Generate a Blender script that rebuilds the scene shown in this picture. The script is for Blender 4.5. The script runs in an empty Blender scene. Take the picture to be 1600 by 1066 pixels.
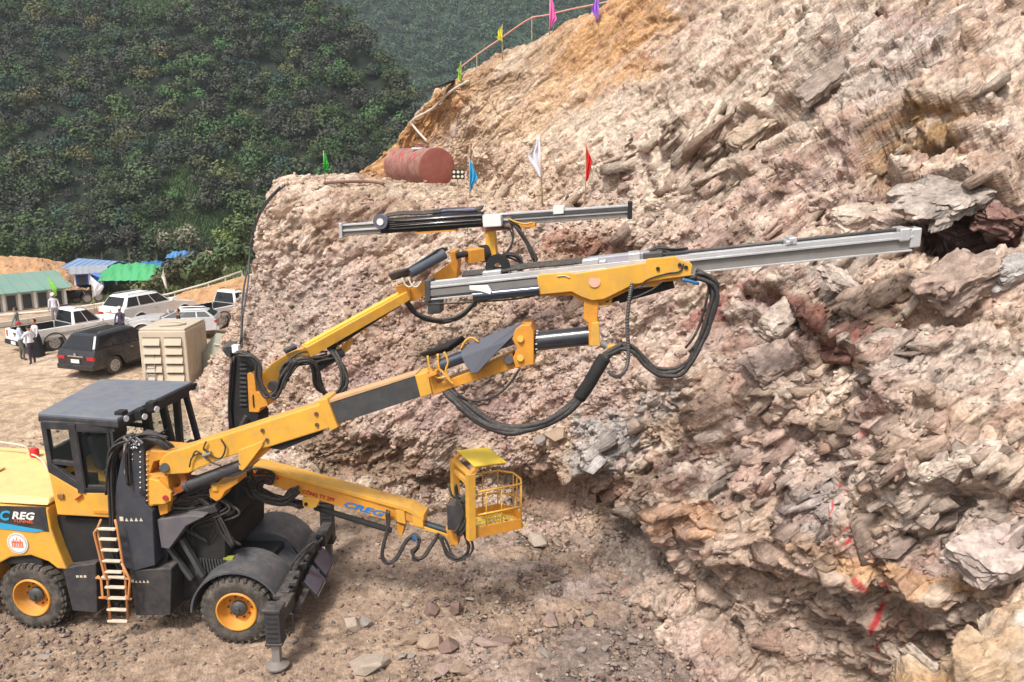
import bpy, bmesh, math, random
import numpy as np
from mathutils import Vector, Matrix
R = math.radians
sc = bpy.context.scene
# ---------------- camera, sky, sun, exposure ----------------
PITCH, FPX, CAMH = R(12.6), 1244.4, 8.5
cam_d = bpy.data.cameras.new('camera'); cam = bpy.data.objects.new('camera', cam_d)
sc.collection.objects.link(cam)
cam_d.sensor_width = 36; cam_d.lens = 28.0; cam_d.clip_start = .1; cam_d.clip_end = 3000
cam.location = (0, 0, CAMH); cam.rotation_euler = (math.pi/2-PITCH, 0, 0)
sc.camera = cam
world = bpy.data.worlds.new('World'); sc.world = world; world.use_nodes = True
SUN_EL, SUN_AZ = R(56), R(-150)          # azimuth of the sun measured from +Y towards +X
nt = world.node_tree; bg = nt.nodes['Background']
sky = nt.nodes.new('ShaderNodeTexSky'); sky.sky_type = 'NISHITA'; sky.sun_disc = False
sky.sun_elevation = SUN_EL; sky.sun_rotation = SUN_AZ; sky.dust_density = 5; sky.air_density = 1.0; sky.ozone_density = .6
hs = nt.nodes.new('ShaderNodeHueSaturation'); hs.inputs['Saturation'].default_value = .35
nt.links.new(sky.outputs[0], hs.inputs['Color']); nt.links.new(hs.outputs[0], bg.inputs[0])
bg.inputs[1].default_value = .125
sun_d = bpy.data.lights.new('sun', 'SUN'); sun_d.energy = 2.5; sun_d.angle = R(9); sun_d.color = (1, .95, .88)
sun = bpy.data.objects.new('sun', sun_d); sc.collection.objects.link(sun)
sd = Vector((math.sin(SUN_AZ)*math.cos(SUN_EL), math.cos(SUN_AZ)*math.cos(SUN_EL), math.sin(SUN_EL)))
sun.rotation_euler = sd.to_track_quat('Z', 'Y').to_euler()
sc.view_settings.view_transform = 'Standard'; sc.view_settings.look = 'None'
sc.view_settings.exposure = 0.48; sc.view_settings.gamma = 1
random.seed(7); RNG = np.random.default_rng(11)

# ---------------- pixel <-> place ----------------
CP, SP = math.cos(PITCH), math.sin(PITCH)
def ray(px, py):
    a = (px-800)/FPX; b = (533-py)/FPX
    return Vector((a, CP+b*SP, -SP+b*CP))
def W(px, py, D): return Vector((0, 0, CAMH))+ray(px, py)*D
def G(px, py, z=0.0):
    r = ray(px, py); return Vector((0, 0, CAMH))+r*((z-CAMH)/r.z)
def to_px(P):
    y = P[..., 1]; z = P[..., 2]-CAMH
    D = y*CP-z*SP; D = np.maximum(D, .3)
    return 800+FPX*P[..., 0]/D, 533-FPX*(y*SP+z*CP)/D
# machine frame: origin under the near front wheel, x forward, y to the far side
MO = Vector((-4.97, 12.89, 0)); MV = Vector((.121, .9927, 0)).normalized(); MU = Vector((MV.y, -MV.x, 0))
MROT = math.atan2(MU.y, MU.x)
def L(px, py, v):
    r = ray(px, py); t = (v+MO.dot(MV))/(r.dot(MV)); p = Vector((0, 0, CAMH))+r*t-MO
    return Vector((p.dot(MU), v, p.z))
def LZ(px, py, z):
    p = G(px, py, z)-MO
    return Vector((p.dot(MU), p.dot(MV), z))

# ---------------- mesh helpers ----------------
class MB:
    def __init__(s): s.v = []; s.f = []
    def add(s, vs, fs):
        n = len(s.v); s.v += [tuple(x) for x in vs]; s.f += [tuple(i+n for i in f) for f in fs]; return s
    def box(s, c, d, M=None):
        x, y, z = d[0]/2, d[1]/2, d[2]/2
        vs = [Vector((i*x, j*y, k*z)) for i in (-1, 1) for j in (-1, 1) for k in (-1, 1)]
        if M is not None: vs = [M @ q for q in vs]
        c = Vector(c); vs = [q+c for q in vs]
        return s.add(vs, [(0, 1, 3, 2), (4, 6, 7, 5), (0, 4, 5, 1), (2, 3, 7, 6), (0, 2, 6, 4), (1, 5, 7, 3)])
    def prism(s, pts, off, top=None):
        n = len(pts); off = Vector(off)
        a = [Vector(p) for p in pts]; b = [Vector(p) for p in top] if top else [p+off for p in a]
        return s.add(a+b, [tuple(range(n))[::-1], tuple(range(n, 2*n))]+[(i, (i+1) % n, n+(i+1) % n, n+i) for i in range(n)])
    def tube(s, pts, r, n=8, cap=True):
        pts = [Vector(p) for p in pts]; rs = r if isinstance(r, (list, tuple)) else [r]*len(pts)
        base = len(s.v); up = None; ring = []
        for i, p in enumerate(pts):
            t = (pts[min(i+1, len(pts)-1)]-pts[max(i-1, 0)]).normalized()
            if up is None:
                up = t.cross(Vector((0, 0, 1)))
                if up.length < .1: up = t.cross(Vector((1, 0, 0)))
            up = (up-t*up.dot(t)).normalized(); w = t.cross(up)
            ring += [p+(up*math.cos(a)+w*math.sin(a))*rs[i] for a in [2*math.pi*k/n for k in range(n)]]
        fs = []
        for i in range(len(pts)-1):
            for k in range(n): fs.append((i*n+k, i*n+(k+1) % n, (i+1)*n+(k+1) % n, (i+1)*n+k))
        if cap: fs += [tuple(range(n))[::-1], tuple(range((len(pts)-1)*n, len(pts)*n))]
        return s.add(ring, fs)
    def cyl(s, a, b, r, n=20): return s.tube([a, b], r, n)
    def beam(s, a, b, w, h, w2=None, h2=None, up=(0, 0, 1)):
        a, b = Vector(a), Vector(b); t = (b-a).normalized(); up = Vector(up)
        side = t.cross(up).normalized(); u = side.cross(t)
        w2 = w if w2 is None else w2; h2 = h if h2 is None else h2
        q = [(-1, -1), (1, -1), (1, 1), (-1, 1)]
        A = [a+side*i*w/2+u*j*h/2 for i, j in q]; B = [b+side*i*w2/2+u*j*h2/2 for i, j in q]
        return s.prism(A, (0, 0, 0), B)
    def lathe(s, c, axis, prof, n=32):
        c = Vector(c); axis = Vector(axis).normalized(); u = axis.cross(Vector((0, 0, 1)))
        if u.length < .1: u = axis.cross(Vector((1, 0, 0)))
        u.normalize(); w = axis.cross(u); vs = []; m = len(prof)
        for k in range(n):
            a = 2*math.pi*k/n; d = u*math.cos(a)+w*math.sin(a)
            vs += [c+axis*h+d*r for r, h in prof]
        fs = [(k*m+j, k*m+j+1, ((k+1) % n)*m+j+1, ((k+1) % n)*m+j) for k in range(n) for j in range(m-1)]
        return s.add(vs, fs)
    def build(s, name, mat, parent=None, bevel=0, smooth=False, mats=None, loc=None):
        me = bpy.data.meshes.new(name); me.from_pydata(s.v, [], s.f)
        bm = bmesh.new(); bm.from_mesh(me); bmesh.ops.recalc_face_normals(bm, faces=bm.faces); bm.to_mesh(me); bm.free()
        me.materials.append(mat)
        o = bpy.data.objects.new(name, me); sc.collection.objects.link(o)
        if parent is not None: o.parent = parent
        if loc is not None: o.location = loc
        if smooth:
            for p in me.polygons: p.use_smooth = True
            if smooth == 'auto':
                m = o.modifiers.new('edges', 'EDGE_SPLIT'); m.split_angle = R(40)
        if bevel:
            m = o.modifiers.new('bevel', 'BEVEL'); m.width = bevel; m.segments = 2; m.limit_method = 'ANGLE'; m.angle_limit = R(35)
            m.harden_normals = False
        return o
def spline(pts, n=6):
    pts = [Vector(p) for p in pts]; out = []
    P = [pts[0]*2-pts[1]]+pts+[pts[-1]*2-pts[-2]]
    for i in range(1, len(P)-2):
        a, b, c, d = P[i-1:i+3]
        for k in range(n):
            t = k/n
            out.append(.5*((2*b)+(c-a)*t+(2*a-5*b+4*c-d)*t*t+(3*b-a-3*c+d)*t**3))
    out.append(pts[-1]); return out
def empty(name, label, cat, loc=(0, 0, 0), rz=0, group=None):
    o = bpy.data.objects.new(name, None); sc.collection.objects.link(o); o.empty_display_size = .2
    o.location = loc; o.rotation_euler = (0, 0, rz); tag(o, label, cat, group); return o
def tag(o, label=None, cat=None, group=None, kind=None):
    if label: o['label'] = label
    if cat: o['category'] = cat
    if group: o['group'] = group
    if kind: o['kind'] = kind
    return o
def copy_tree(o, parent=None):
    c = o.copy(); sc.collection.objects.link(c)
    if parent is not None: c.parent = parent
    for ch in list(o.children): copy_tree(ch, c)
    return c

# ---------------- materials ----------------
MATS = {}
def mat(name, col, rough=.5, metal=0, dirt=.0, dcol=(.30, .22, .16), dscale=3.0, bump=0, bscale=40, spec=.5, var=.0, emit=None, trans=0, coat=0):
    if name in MATS: return MATS[name]
    m = bpy.data.materials.new(name); m.use_nodes = True; t = m.node_tree; b = t.nodes['Principled BSDF']
    b.inputs['Base Color'].default_value = (*col, 1); b.inputs['Roughness'].default_value = rough; b.inputs['Metallic'].default_value = metal
    b.inputs['Specular IOR Level'].default_value = spec; b.inputs['Coat Weight'].default_value = coat
    if trans: b.inputs['Transmission Weight'].default_value = trans
    if emit: b.inputs['Emission Color'].default_value = (*emit[:3], 1); b.inputs['Emission Strength'].default_value = emit[3]
    tc = t.nodes.new('ShaderNodeTexCoord')
    last = None
    if dirt or var:
        no = t.nodes.new('ShaderNodeTexNoise'); no.inputs['Scale'].default_value = dscale; no.inputs['Detail'].default_value = 8; no.inputs['Roughness'].default_value = .7
        t.links.new(tc.outputs['Object'], no.inputs['Vector'])
        rp = t.nodes.new('ShaderNodeMapRange'); rp.inputs['From Min'].default_value = .42; rp.inputs['From Max'].default_value = .75
        rp.inputs['To Max'].default_value = max(dirt, .001)
        t.links.new(no.outputs['Fac'], rp.inputs['Value'])
        n2 = t.nodes.new('ShaderNodeTexNoise'); n2.inputs['Scale'].default_value = dscale*.35; n2.inputs['Detail'].default_value = 3
        t.links.new(tc.outputs['Object'], n2.inputs['Vector'])
        hv = t.nodes.new('ShaderNodeHueSaturation'); hv.inputs['Color'].default_value = (*col, 1)
        vr = t.nodes.new('ShaderNodeMapRange'); vr.inputs['From Min'].default_value = .3; vr.inputs['From Max'].default_value = .7
        vr.inputs['To Min'].default_value = 1-max(var, .06); vr.inputs['To Max'].default_value = 1+max(var, .06)
        t.links.new(n2.outputs['Fac'], vr.inputs['Value']); t.links.new(vr.outputs[0], hv.inputs['Value'])
        mx = t.nodes.new('ShaderNodeMix'); mx.data_type = 'RGBA'
        t.links.new(rp.outputs[0], mx.inputs['Factor']); t.links.new(hv.outputs[0], mx.inputs[6]); mx.inputs[7].default_value = (*dcol, 1)
        last = mx.outputs[2]
        if dirt >= .3:            # dust lying on the upward faces
            ge = t.nodes.new('ShaderNodeNewGeometry'); sz = t.nodes.new('ShaderNodeSeparateXYZ'); t.links.new(ge.outputs['Normal'], sz.inputs[0])
            n3 = t.nodes.new('ShaderNodeTexNoise'); n3.inputs['Scale'].default_value = dscale*3; n3.inputs['Detail'].default_value = 8; n3.inputs['Roughness'].default_value = .75; t.links.new(tc.outputs['Object'], n3.inputs['Vector'])
            m3 = t.nodes.new('ShaderNodeMapRange'); m3.inputs['From Min'].default_value = .38; m3.inputs['From Max'].default_value = .72; t.links.new(n3.outputs['Fac'], m3.inputs['Value'])
            m4 = t.nodes.new('ShaderNodeMapRange'); m4.inputs['From Min'].default_value = .0; m4.inputs['From Max'].default_value = 1; m4.inputs['To Min'].default_value = .10; m4.inputs['To Max'].default_value = .42; t.links.new(sz.outputs[2], m4.inputs['Value'])
            m5 = t.nodes.new('ShaderNodeMath'); m5.operation = 'MULTIPLY'; t.links.new(m3.outputs[0], m5.inputs[0]); t.links.new(m4.outputs[0], m5.inputs[1])
            m6 = t.nodes.new('ShaderNodeMix'); m6.data_type = 'RGBA'; t.links.new(m5.outputs[0], m6.inputs['Factor']); t.links.new(last, m6.inputs[6]); m6.inputs[7].default_value = (.34, .27, .21, 1); last = m6.outputs[2]
        t.links.new(last, b.inputs['Base Color'])
        rr = t.nodes.new('ShaderNodeMapRange'); rr.inputs['To Min'].default_value = rough; rr.inputs['To Max'].default_value = min(1, rough+.35)
        t.links.new(no.outputs['Fac'], rr.inputs['Value']); t.links.new(rr.outputs[0], b.inputs['Roughness'])
    if bump:
        nb = t.nodes.new('ShaderNodeTexNoise'); nb.inputs['Scale'].default_value = bscale; nb.inputs['Detail'].default_value = 6
        t.links.new(tc.outputs['Object'], nb.inputs['Vector'])
        bp = t.nodes.new('ShaderNodeBump'); bp.inputs['Strength'].default_value = bump; bp.inputs['Distance'].default_value = .02
        t.links.new(nb.outputs['Fac'], bp.inputs['Height']); t.links.new(bp.outputs[0], b.inputs['Normal'])
    MATS[name] = m; return m
def rock_mat(name, scale=1.0, bump=.6, detail=.35):
    m = bpy.data.materials.new(name); m.use_nodes = True; t = m.node_tree; b = t.nodes['Principled BSDF']
    b.inputs['Roughness'].default_value = .95; b.inputs['Specular IOR Level'].default_value = .12
    at = t.nodes.new('ShaderNodeAttribute'); at.attribute_name = 'Col'
    geo = t.nodes.new('ShaderNodeNewGeometry')
    n1 = t.nodes.new('ShaderNodeTexNoise'); n1.inputs['Scale'].default_value = 7*scale; n1.inputs['Detail'].default_value = 12; n1.inputs['Roughness'].default_value = .75
    t.links.new(geo.outputs['Position'], n1.inputs['Vector'])
    vo = t.nodes.new('ShaderNodeTexVoronoi'); vo.inputs['Scale'].default_value = 16*scale
    t.links.new(geo.outputs['Position'], vo.inputs['Vector'])
    mr = t.nodes.new('ShaderNodeMapRange'); mr.inputs['From Min'].default_value = .32; mr.inputs['From Max'].default_value = .68
    mr.inputs['To Min'].default_value = 1-detail; mr.inputs['To Max'].default_value = 1+detail
    t.links.new(n1.outputs['Fac'], mr.inputs['Value'])
    sx = t.nodes.new('ShaderNodeSeparateColor'); t.links.new(vo.outputs['Color'], sx.inputs[0])
    m2 = t.nodes.new('ShaderNodeMapRange'); m2.inputs['To Min'].default_value = .86; m2.inputs['To Max'].default_value = 1.14
    t.links.new(sx.outputs[0], m2.inputs['Value'])
    mu = t.nodes.new('ShaderNodeMath'); mu.operation = 'MULTIPLY'; t.links.new(mr.outputs[0], mu.inputs[0]); t.links.new(m2.outputs[0], mu.inputs[1])
    hv = t.nodes.new('ShaderNodeHueSaturation'); t.links.new(at.outputs['Color'], hv.inputs['Color']); t.links.new(mu.outputs[0], hv.inputs['Value'])
    t.links.new(hv.outputs[0], b.inputs['Base Color'])
    bp = t.nodes.new('ShaderNodeBump'); bp.inputs['Strength'].default_value = bump; bp.inputs['Distance'].default_value = .06
    ad = t.nodes.new('ShaderNodeMath'); ad.operation = 'ADD'
    v2 = t.nodes.new('ShaderNodeTexVoronoi'); v2.inputs['Scale'].default_value = 7*scale; v2.distance = 'CHEBYCHEV'
    mp = t.nodes.new('ShaderNodeMapping'); mp.vector_type = 'TEXTURE'; mp.inputs['Rotation'].default_value = (0, R(-40), 0); mp.inputs['Scale'].default_value = (1.25, .77, .31)
    t.links.new(geo.outputs['Position'], mp.inputs['Vector']); t.links.new(mp.outputs[0], v2.inputs['Vector'])
    t.links.new(n1.outputs['Fac'], ad.inputs[0]); t.links.new(v2.outputs['Distance'], ad.inputs[1])
    t.links.new(ad.outputs[0], bp.inputs['Height']); t.links.new(bp.outputs[0], b.inputs['Normal'])
    return m
def leaf_mat(name):
    m = bpy.data.materials.new(name); m.use_nodes = True; t = m.node_tree; b = t.nodes['Principled BSDF']
    at = t.nodes.new('ShaderNodeAttribute'); at.attribute_name = 'Col'; t.links.new(at.outputs['Color'], b.inputs['Base Color'])
    b.inputs['Roughness'].default_value = .65; b.inputs['Specular IOR Level'].default_value = .25
    return m

# ---------------- numpy mesh + noise ----------------
def np_mesh(name, V, F, mat_, col=None, smooth=False):
    me = bpy.data.meshes.new(name); V = np.ascontiguousarray(V, np.float32); k = F.shape[1]
    me.vertices.add(len(V)); me.vertices.foreach_set('co', V.ravel())
    me.loops.add(F.size); me.loops.foreach_set('vertex_index', np.ascontiguousarray(F, np.int32).ravel())
    me.polygons.add(len(F)); me.polygons.foreach_set('loop_start', np.arange(0, F.size, k, dtype=np.int32))
    if smooth: me.polygons.foreach_set('use_smooth', np.ones(len(F), bool))
    me.update(calc_edges=True)
    if col is not None:
        a = me.color_attributes.new('Col', 'FLOAT_COLOR', 'POINT')
        c = np.ones((len(V), 4), np.float32); c[:, :3] = np.clip(col, 0.005, .9); a.data.foreach_set('color', c.ravel())
    me.materials.append(mat_); o = bpy.data.objects.new(name, me); sc.collection.objects.link(o); return o
def hsh(i, j, k, s):
    with np.errstate(over='ignore'):
        h = (i.astype(np.int64)*73856093 ^ j.astype(np.int64)*19349663 ^ k.astype(np.int64)*83492791 ^ (s*2654435761)) & 0xffffffff
        h = ((h ^ (h >> 15))*2246822519) & 0xffffffff; h = ((h ^ (h >> 13))*3266489917) & 0xffffffff; h = h ^ (h >> 16)
    return (h & 0xffffffff).astype(np.float32)/4294967295.0
def vnoise(P, seed=0):
    I = np.floor(P).astype(np.int32); f = (P-I).astype(np.float32); f = f*f*(3-2*f); out = 0
    for a in (0, 1):
        for b in (0, 1):
            for c in (0, 1):
                w = (f[:, 0] if a else 1-f[:, 0])*(f[:, 1] if b else 1-f[:, 1])*(f[:, 2] if c else 1-f[:, 2])
                out = out+w*hsh(I[:, 0]+a, I[:, 1]+b, I[:, 2]+c, seed)
    return out*2-1
def fbm(P, seed=0, o=4):
    s = 0; a = 1; t = 0
    for k in range(o): s = s+a*vnoise(P*(2.03**k)+k*7.3, seed+k); t += a; a *= .52
    return s/t
def frac(P, seed):
    """broken-rock field: nearest cell -> level, facet tilt, id hash, distance to the crack"""
    I = np.floor(P).astype(np.int32); n = len(P)
    b1 = np.full(n, 9e9, np.float32); b2 = b1.copy(); h1 = np.zeros(n, np.float32); fc = np.zeros(n, np.float32)
    P = P.astype(np.float32)
    for a in (-1, 0, 1):
        for b in (-1, 0, 1):
            for c in (-1, 0, 1):
                i, j, k = I[:, 0]+a, I[:, 1]+b, I[:, 2]+c
                hx = hsh(i, j, k, seed); hy = (hx*977.13) % 1; hz = (hx*7919.7) % 1
                dx = P[:, 0]-i-hx; dy = P[:, 1]-j-hy; dz = P[:, 2]-k-hz
                d = dx*dx+dy*dy+dz*dz
                cl = d < b1
                b2 = np.where(cl, b1, np.minimum(b2, d)); b1 = np.where(cl, d, b1)
                h1 = np.where(cl, hz, h1)
                fc = np.where(cl, dx*((hy*5.3 % 1)*2-1)+dy*((hz*3.7 % 1)*2-1)+dz*((hx*9.1 % 1)*2-1), fc)
    return h1*2-1, fc, np.sqrt(b2)-np.sqrt(b1)
def sstep(a, b, x):
    t = np.clip((x-a)/(b-a), 0, 1); return t*t*(3-2*t)
# ======================= the rock cut =======================
def GD(px, py, z=0.0):
    p = G(px, py, z); return p
def w(px, py, D): return W(px, py, D)
V3 = Vector
cols = [  # foot, recess, lip, upper face, edge, toe, ridge
 [V3((-13.6,46,-.1)), V3((-13,46,1.5)), V3((-12,46,3)), V3((-10.3,46,5.5)), V3((-8.6,46,7.7)), V3((-7,46,7.9)), V3((-6,47,8.4))],
 [GD(316,592), w(340,556,31), w(362,508,31.5), w(408,400,31.6), w(449,284,32), w(570,282,38), w(580,268,40)],
 [GD(362,668), w(376,610,27.8), w(392,545,28.2), w(420,430,28.5), w(440,284,28.6), w(563,284,36), w(572,272,38)],
 [GD(450,752), w(462,700,24), w(470,630,23.6), w(478,450,25.6), w(500,292,27.2), w(630,284,36), w(612,232,38)],
 [GD(580,795), w(585,742,21.4), w(592,680,21.0), w(612,480,23.2), w(650,308,25.4), w(715,286,34.5), w(672,160,36)],
 [GD(760,815), w(760,750,20.5), w(765,690,19.9), w(775,500,21.4), w(800,330,23.0), w(800,307,29), w(745,110,33)],
 [GD(930,890), w(935,800,18.6), w(930,720,17.8), w(940,540,19.0), w(960,352,20.6), w(950,326,23.5), w(880,42,31)],
 [GD(1050,1010), w(1060,880,15.5), w(1070,790,14.9), w(1090,560,16.2), w(1110,372,18), w(1120,325,19.4), w(1010,-30,29)],
 [GD(1170,1110), w(1210,965,13.2), w(1240,850,12.2), w(1270,600,13.2), w(1290,420,14.8), w(1300,330,16), w(1200,-140,26)],
 [GD(1400,1260), w(1400,1020,11.1), w(1430,905,10.1), w(1440,640,11.2), w(1450,420,12.9), w(1470,330,14.2), w(1400,-220,23)],
 [GD(1620,1450), w(1600,1120,9.1), w(1640,985,8.6), w(1650,680,9.7), w(1660,420,11.2), w(1670,300,12.4), w(1650,-300,20)],
 [GD(1950,1600), w(1950,1200,8.2), w(1950,1000,7.2), w(1950,680,8.4), w(1950,420,9.8), w(1950,280,10.8), w(2000,-350,17)],
 [GD(2500,1700), w(2500,1250,7.6), w(2500,1000,6.6), w(2500,680,7.8), w(2500,420,9.0), w(2500,280,10), w(2500,-350,15)]]
full = []
for c in cols:
    f, rc, lp, uf, ed, toe, rg = c
    bur = V3((f.x, f.y, -1.4))
    full.append([bur, f, rc, lp, lp.lerp(uf, .5), uf, ed, toe, toe.lerp(rg, .33), toe.lerp(rg, .66), rg, rg+V3((0, 9, -2.5)), rg+V3((2, 22, -14))])
CG = np.array([[list(p) for p in c] for c in full])        # columns x rows x 3
def cr_resample(A, cuts):
    """Catmull-Rom along axis 0 at float positions cuts"""
    n = A.shape[0]; i = np.clip(np.floor(cuts).astype(int), 0, n-2); t = (cuts-i)[:, None, None]
    a = A[np.maximum(i-1, 0)]; b = A[i]; c = A[i+1]; d = A[np.minimum(i+2, n-1)]
    t2 = t*t; t3 = t2*t; k = .42
    m1 = k*(c-a); m2 = k*(d-b)
    return (2*t3-3*t2+1)*b+(t3-2*t2+t)*m1+(-2*t3+3*t2)*c+(t3-t2)*m2
cdens = [60, 50, 70, 120, 150, 150, 130, 130, 150, 140, 70, 20]
rdens = [12, 80, 90, 90, 80, 130, 60, 100, 100, 90, 14, 8]
Q = 1.0
cc = np.concatenate([np.linspace(i, i+1, int(d*Q), endpoint=False) for i, d in enumerate(cdens)]+[[len(cdens)]])
rr_ = np.concatenate([np.linspace(i, i+1, int(d*Q), endpoint=False) for i, d in enumerate(rdens)]+[[len(rdens)]])
S = cr_resample(CG, cc)                                   # NC x rows x 3
S = cr_resample(np.swapaxes(S, 0, 1), rr_)                # NR x NC x 3
NR, NC = S.shape[:2]
dr = np.gradient(S, axis=0); dc = np.gradient(S, axis=1)
N = np.cross(dc, dr); N /= np.linalg.norm(N, axis=2, keepdims=True)+1e-9
# blur the normals so that the displacement does not cross itself
for _ in range(14):
    N[1:-1] = (N[:-2]+N[2:]+2*N[1:-1])/4; N[:, 1:-1] = (N[:, :-2]+N[:, 2:]+2*N[:, 1:-1])/4
N /= np.linalg.norm(N, axis=2, keepdims=True)
P0 = S.reshape(-1, 3).astype(np.float32); Nn = N.reshape(-1, 3).astype(np.float32)
rowp = np.repeat(rr_, NC)
PX, PY = to_px(P0)
# strata frame
s_ = np.array([.80, .12, .58]); s_ /= np.linalg.norm(s_)
t_ = np.array([-.62, .10, .74]); t_ -= s_*t_.dot(s_); t_ /= np.linalg.norm(t_)
u_ = np.cross(s_, t_); RM = np.stack([s_, t_, u_])
wp = np.stack([fbm(P0*.35, 50, 3), fbm(P0*.35, 60, 3), fbm(P0*.35, 70, 3)], 1)
wq = np.stack([fbm(P0*2.2, 80, 2), fbm(P0*2.2, 84, 2), fbm(P0*2.2, 88, 2)], 1)
Pw = P0+wp*1.1+wq*.10
PS = Pw @ RM.T.astype(np.float32)
strat = sstep(930, 1130, PX+.25*(PY-350)+80*wp[:, 0])          # layered rock right, rubble left
strat = np.maximum(strat, .65*sstep(340, 290, PY)*(PX > 560))
strat = np.maximum(strat, .9*sstep(480, 380, PY)*(PX < 700))
strat = np.maximum(strat, .30+.3*sstep(0, .4, wp[:, 1]))
low = sstep(700, 830, PY-.30*(PX-900))*(PX > 820)               # the lower beds dip the other way
hA, fA, eA = frac(PS/np.array([3.2, .85, 1.9]), 1)
near = np.clip(np.linalg.norm(P0-np.array([0, 0, 8.5]), axis=1)/19, .6, 1.1)
kA = sstep(.0, .16, eA)
disp = .32*fbm(P0*.45, 9, 4)+.10*fbm(P0*1.1, 12, 3)+near*strat*(.26*hA+.52*fA)*kA+(1-strat)*(.07*hA+.16*fA)*kA
# ledges: (polyline px, height m, reach above px, reach below px)
def seg_feature(pl, h, up, dn, soft=11):
    global disp
    best = np.full(len(P0), 1e9, np.float32); sg = np.zeros(len(P0), np.float32); endf = np.ones(len(P0), np.float32)
    x = PX+wq[:, 0]*4+wp[:, 1]*12; y = PY+wq[:, 1]*4+wp[:, 2]*12
    tot = len(pl)-1
    for i in range(tot):
        (x0, y0), (x1, y1) = pl[i], pl[i+1]; dx, dy = x1-x0, y1-y0; l2 = dx*dx+dy*dy
        t = ((x-x0)*dx+(y-y0)*dy)/l2; tc = np.clip(t, 0, 1)
        ex = x-x0-tc*dx; ey = y-y0-tc*dy; d = np.hypot(ex, ey)
        s = np.sign(dx*ey-dy*ex)*-1      # above the line (smaller y) is +
        m = d < best; best = np.where(m, d, best); sg = np.where(m, s, sg)
        g = (i+tc)/tot; endf = np.where(m, sstep(0, .12, g)*sstep(0, .12, 1-g), endf)
    sd_ = best*sg
    prof = np.where(sd_ > 0, np.exp(-sd_/up), sstep(-soft, 0, sd_)*1.0-.45*sstep(0, -soft, sd_)*np.exp(sd_/dn))
    disp += h*prof*endf
LED = [([(1068,252),(1110,235),(1160,205),(1235,150),(1290,110),(1345,55)], .42, 45, 30),
 ([(1230,140),(1290,85),(1330,68)], .25, 25, 18), ([(1095,300),(1150,262),(1180,250)], .25, 30, 20),
 ([(1180,462),(1240,478),(1300,540),(1392,590)], .38, 60, 38), ([(1140,505),(1200,500),(1290,570)], .32, 40, 26),
 ([(1255,480),(1310,440),(1370,410)], .2, 30, 20), ([(1400,330),(1450,345),(1530,345),(1640,325)], .75, 90, 45),
 ([(1320,265),(1375,225),(1470,205),(1600,190)], .35, 60, 60), ([(1440,250),(1520,270),(1640,255)], .3, 40, 30),
 ([(1400,500),(1500,480),(1600,500)], .2, 40, 30), ([(1300,670),(1400,640),(1500,650)], .18, 40, 26),
 ([(1090,700),(1180,660),(1260,620)], .22, 40, 30), ([(1350,800),(1450,770),(1620,760)], .25, 50, 30),
 ([(1010,800),(1120,850),(1230,880),(1340,905),(1500,945)], .2, 60, 50), ([(430,330),(520,310),(600,300)], .12, 20, 14),
 ([(500,345),(560,325),(640,312)], .22, 24, 16), ([(640,735),(700,745),(760,740)], .2, 30, 20), ([(820,770),(900,735),(960,720)], .3, 40, 40),
 ([(980,420),(1060,400),(1130,395)], .25, 30, 22), ([(860,385),(940,380),(1010,372)], .22, 26, 24), ([(1460,860),(1600,880),(1700,880)], .3, 50, 30),
 ([(1080,140),(1150,100),(1220,40)], .22, 30, 20), ([(1380,150),(1460,110),(1560,80)], .25, 40, 25), ([(870,270),(960,240),(1020,230)], .12, 20, 16),
 ([(1000,640),(1060,600),(1130,590)], .2, 30, 20), ([(700,165),(760,130),(840,110)], .15, 24, 20)]
for a_ in LED: seg_feature(a_[0], a_[1]*1.35, a_[2], a_[3])
def hollow(px, py, rx, ry, h):
    global disp
    q = np.hypot((PX-px)/rx, (PY-py)/ry)+.25*wp[:, 0]
    disp += h*(1-sstep(.35, 1.0, q))
hollow(1520,372,100,42,-.7); hollow(575,715,120,40,-.35); hollow(850,770,75,48,-.6); hollow(1300,330,60,40,-.25); 
hollow(930,330,60,30,-.1); hollow(790,450,60,40,-.2); hollow(960,390,70,24,-.35)
# red spray-painted lines on the rock keep to the surface
tame = sstep(0, 1, rowp)*.85+.15
flat_top = sstep(5.7, 6.0, rowp)*(1-sstep(7.0, 7.3, rowp))*(1-sstep(900, 1100, PX))
earth = sstep(1080, 930, PX+40*wp[:, 0])*sstep(345, 315, PY)*(1-flat_top)      # the weathered soil above the ledge is smoother
rel = 1-.5*earth
P1 = P0+Nn*(disp*tame*rel*(1-.72*flat_top))[:, None]
def grid_normals(P_, n_):
    G_ = P_.reshape(NR, NC, 3); n = np.cross(np.gradient(G_, axis=1), np.gradient(G_, axis=0)); n /= np.linalg.norm(n, axis=2, keepdims=True)+1e-9
    for _ in range(n_):
        n[1:-1] = (n[:-2]+n[2:]+2*n[1:-1])/4; n[:, 1:-1] = (n[:, :-2]+n[:, 2:]+2*n[:, 1:-1])/4
    return (n/(np.linalg.norm(n, axis=2, keepdims=True)+1e-9)).reshape(-1, 3).astype(np.float32)
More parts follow.
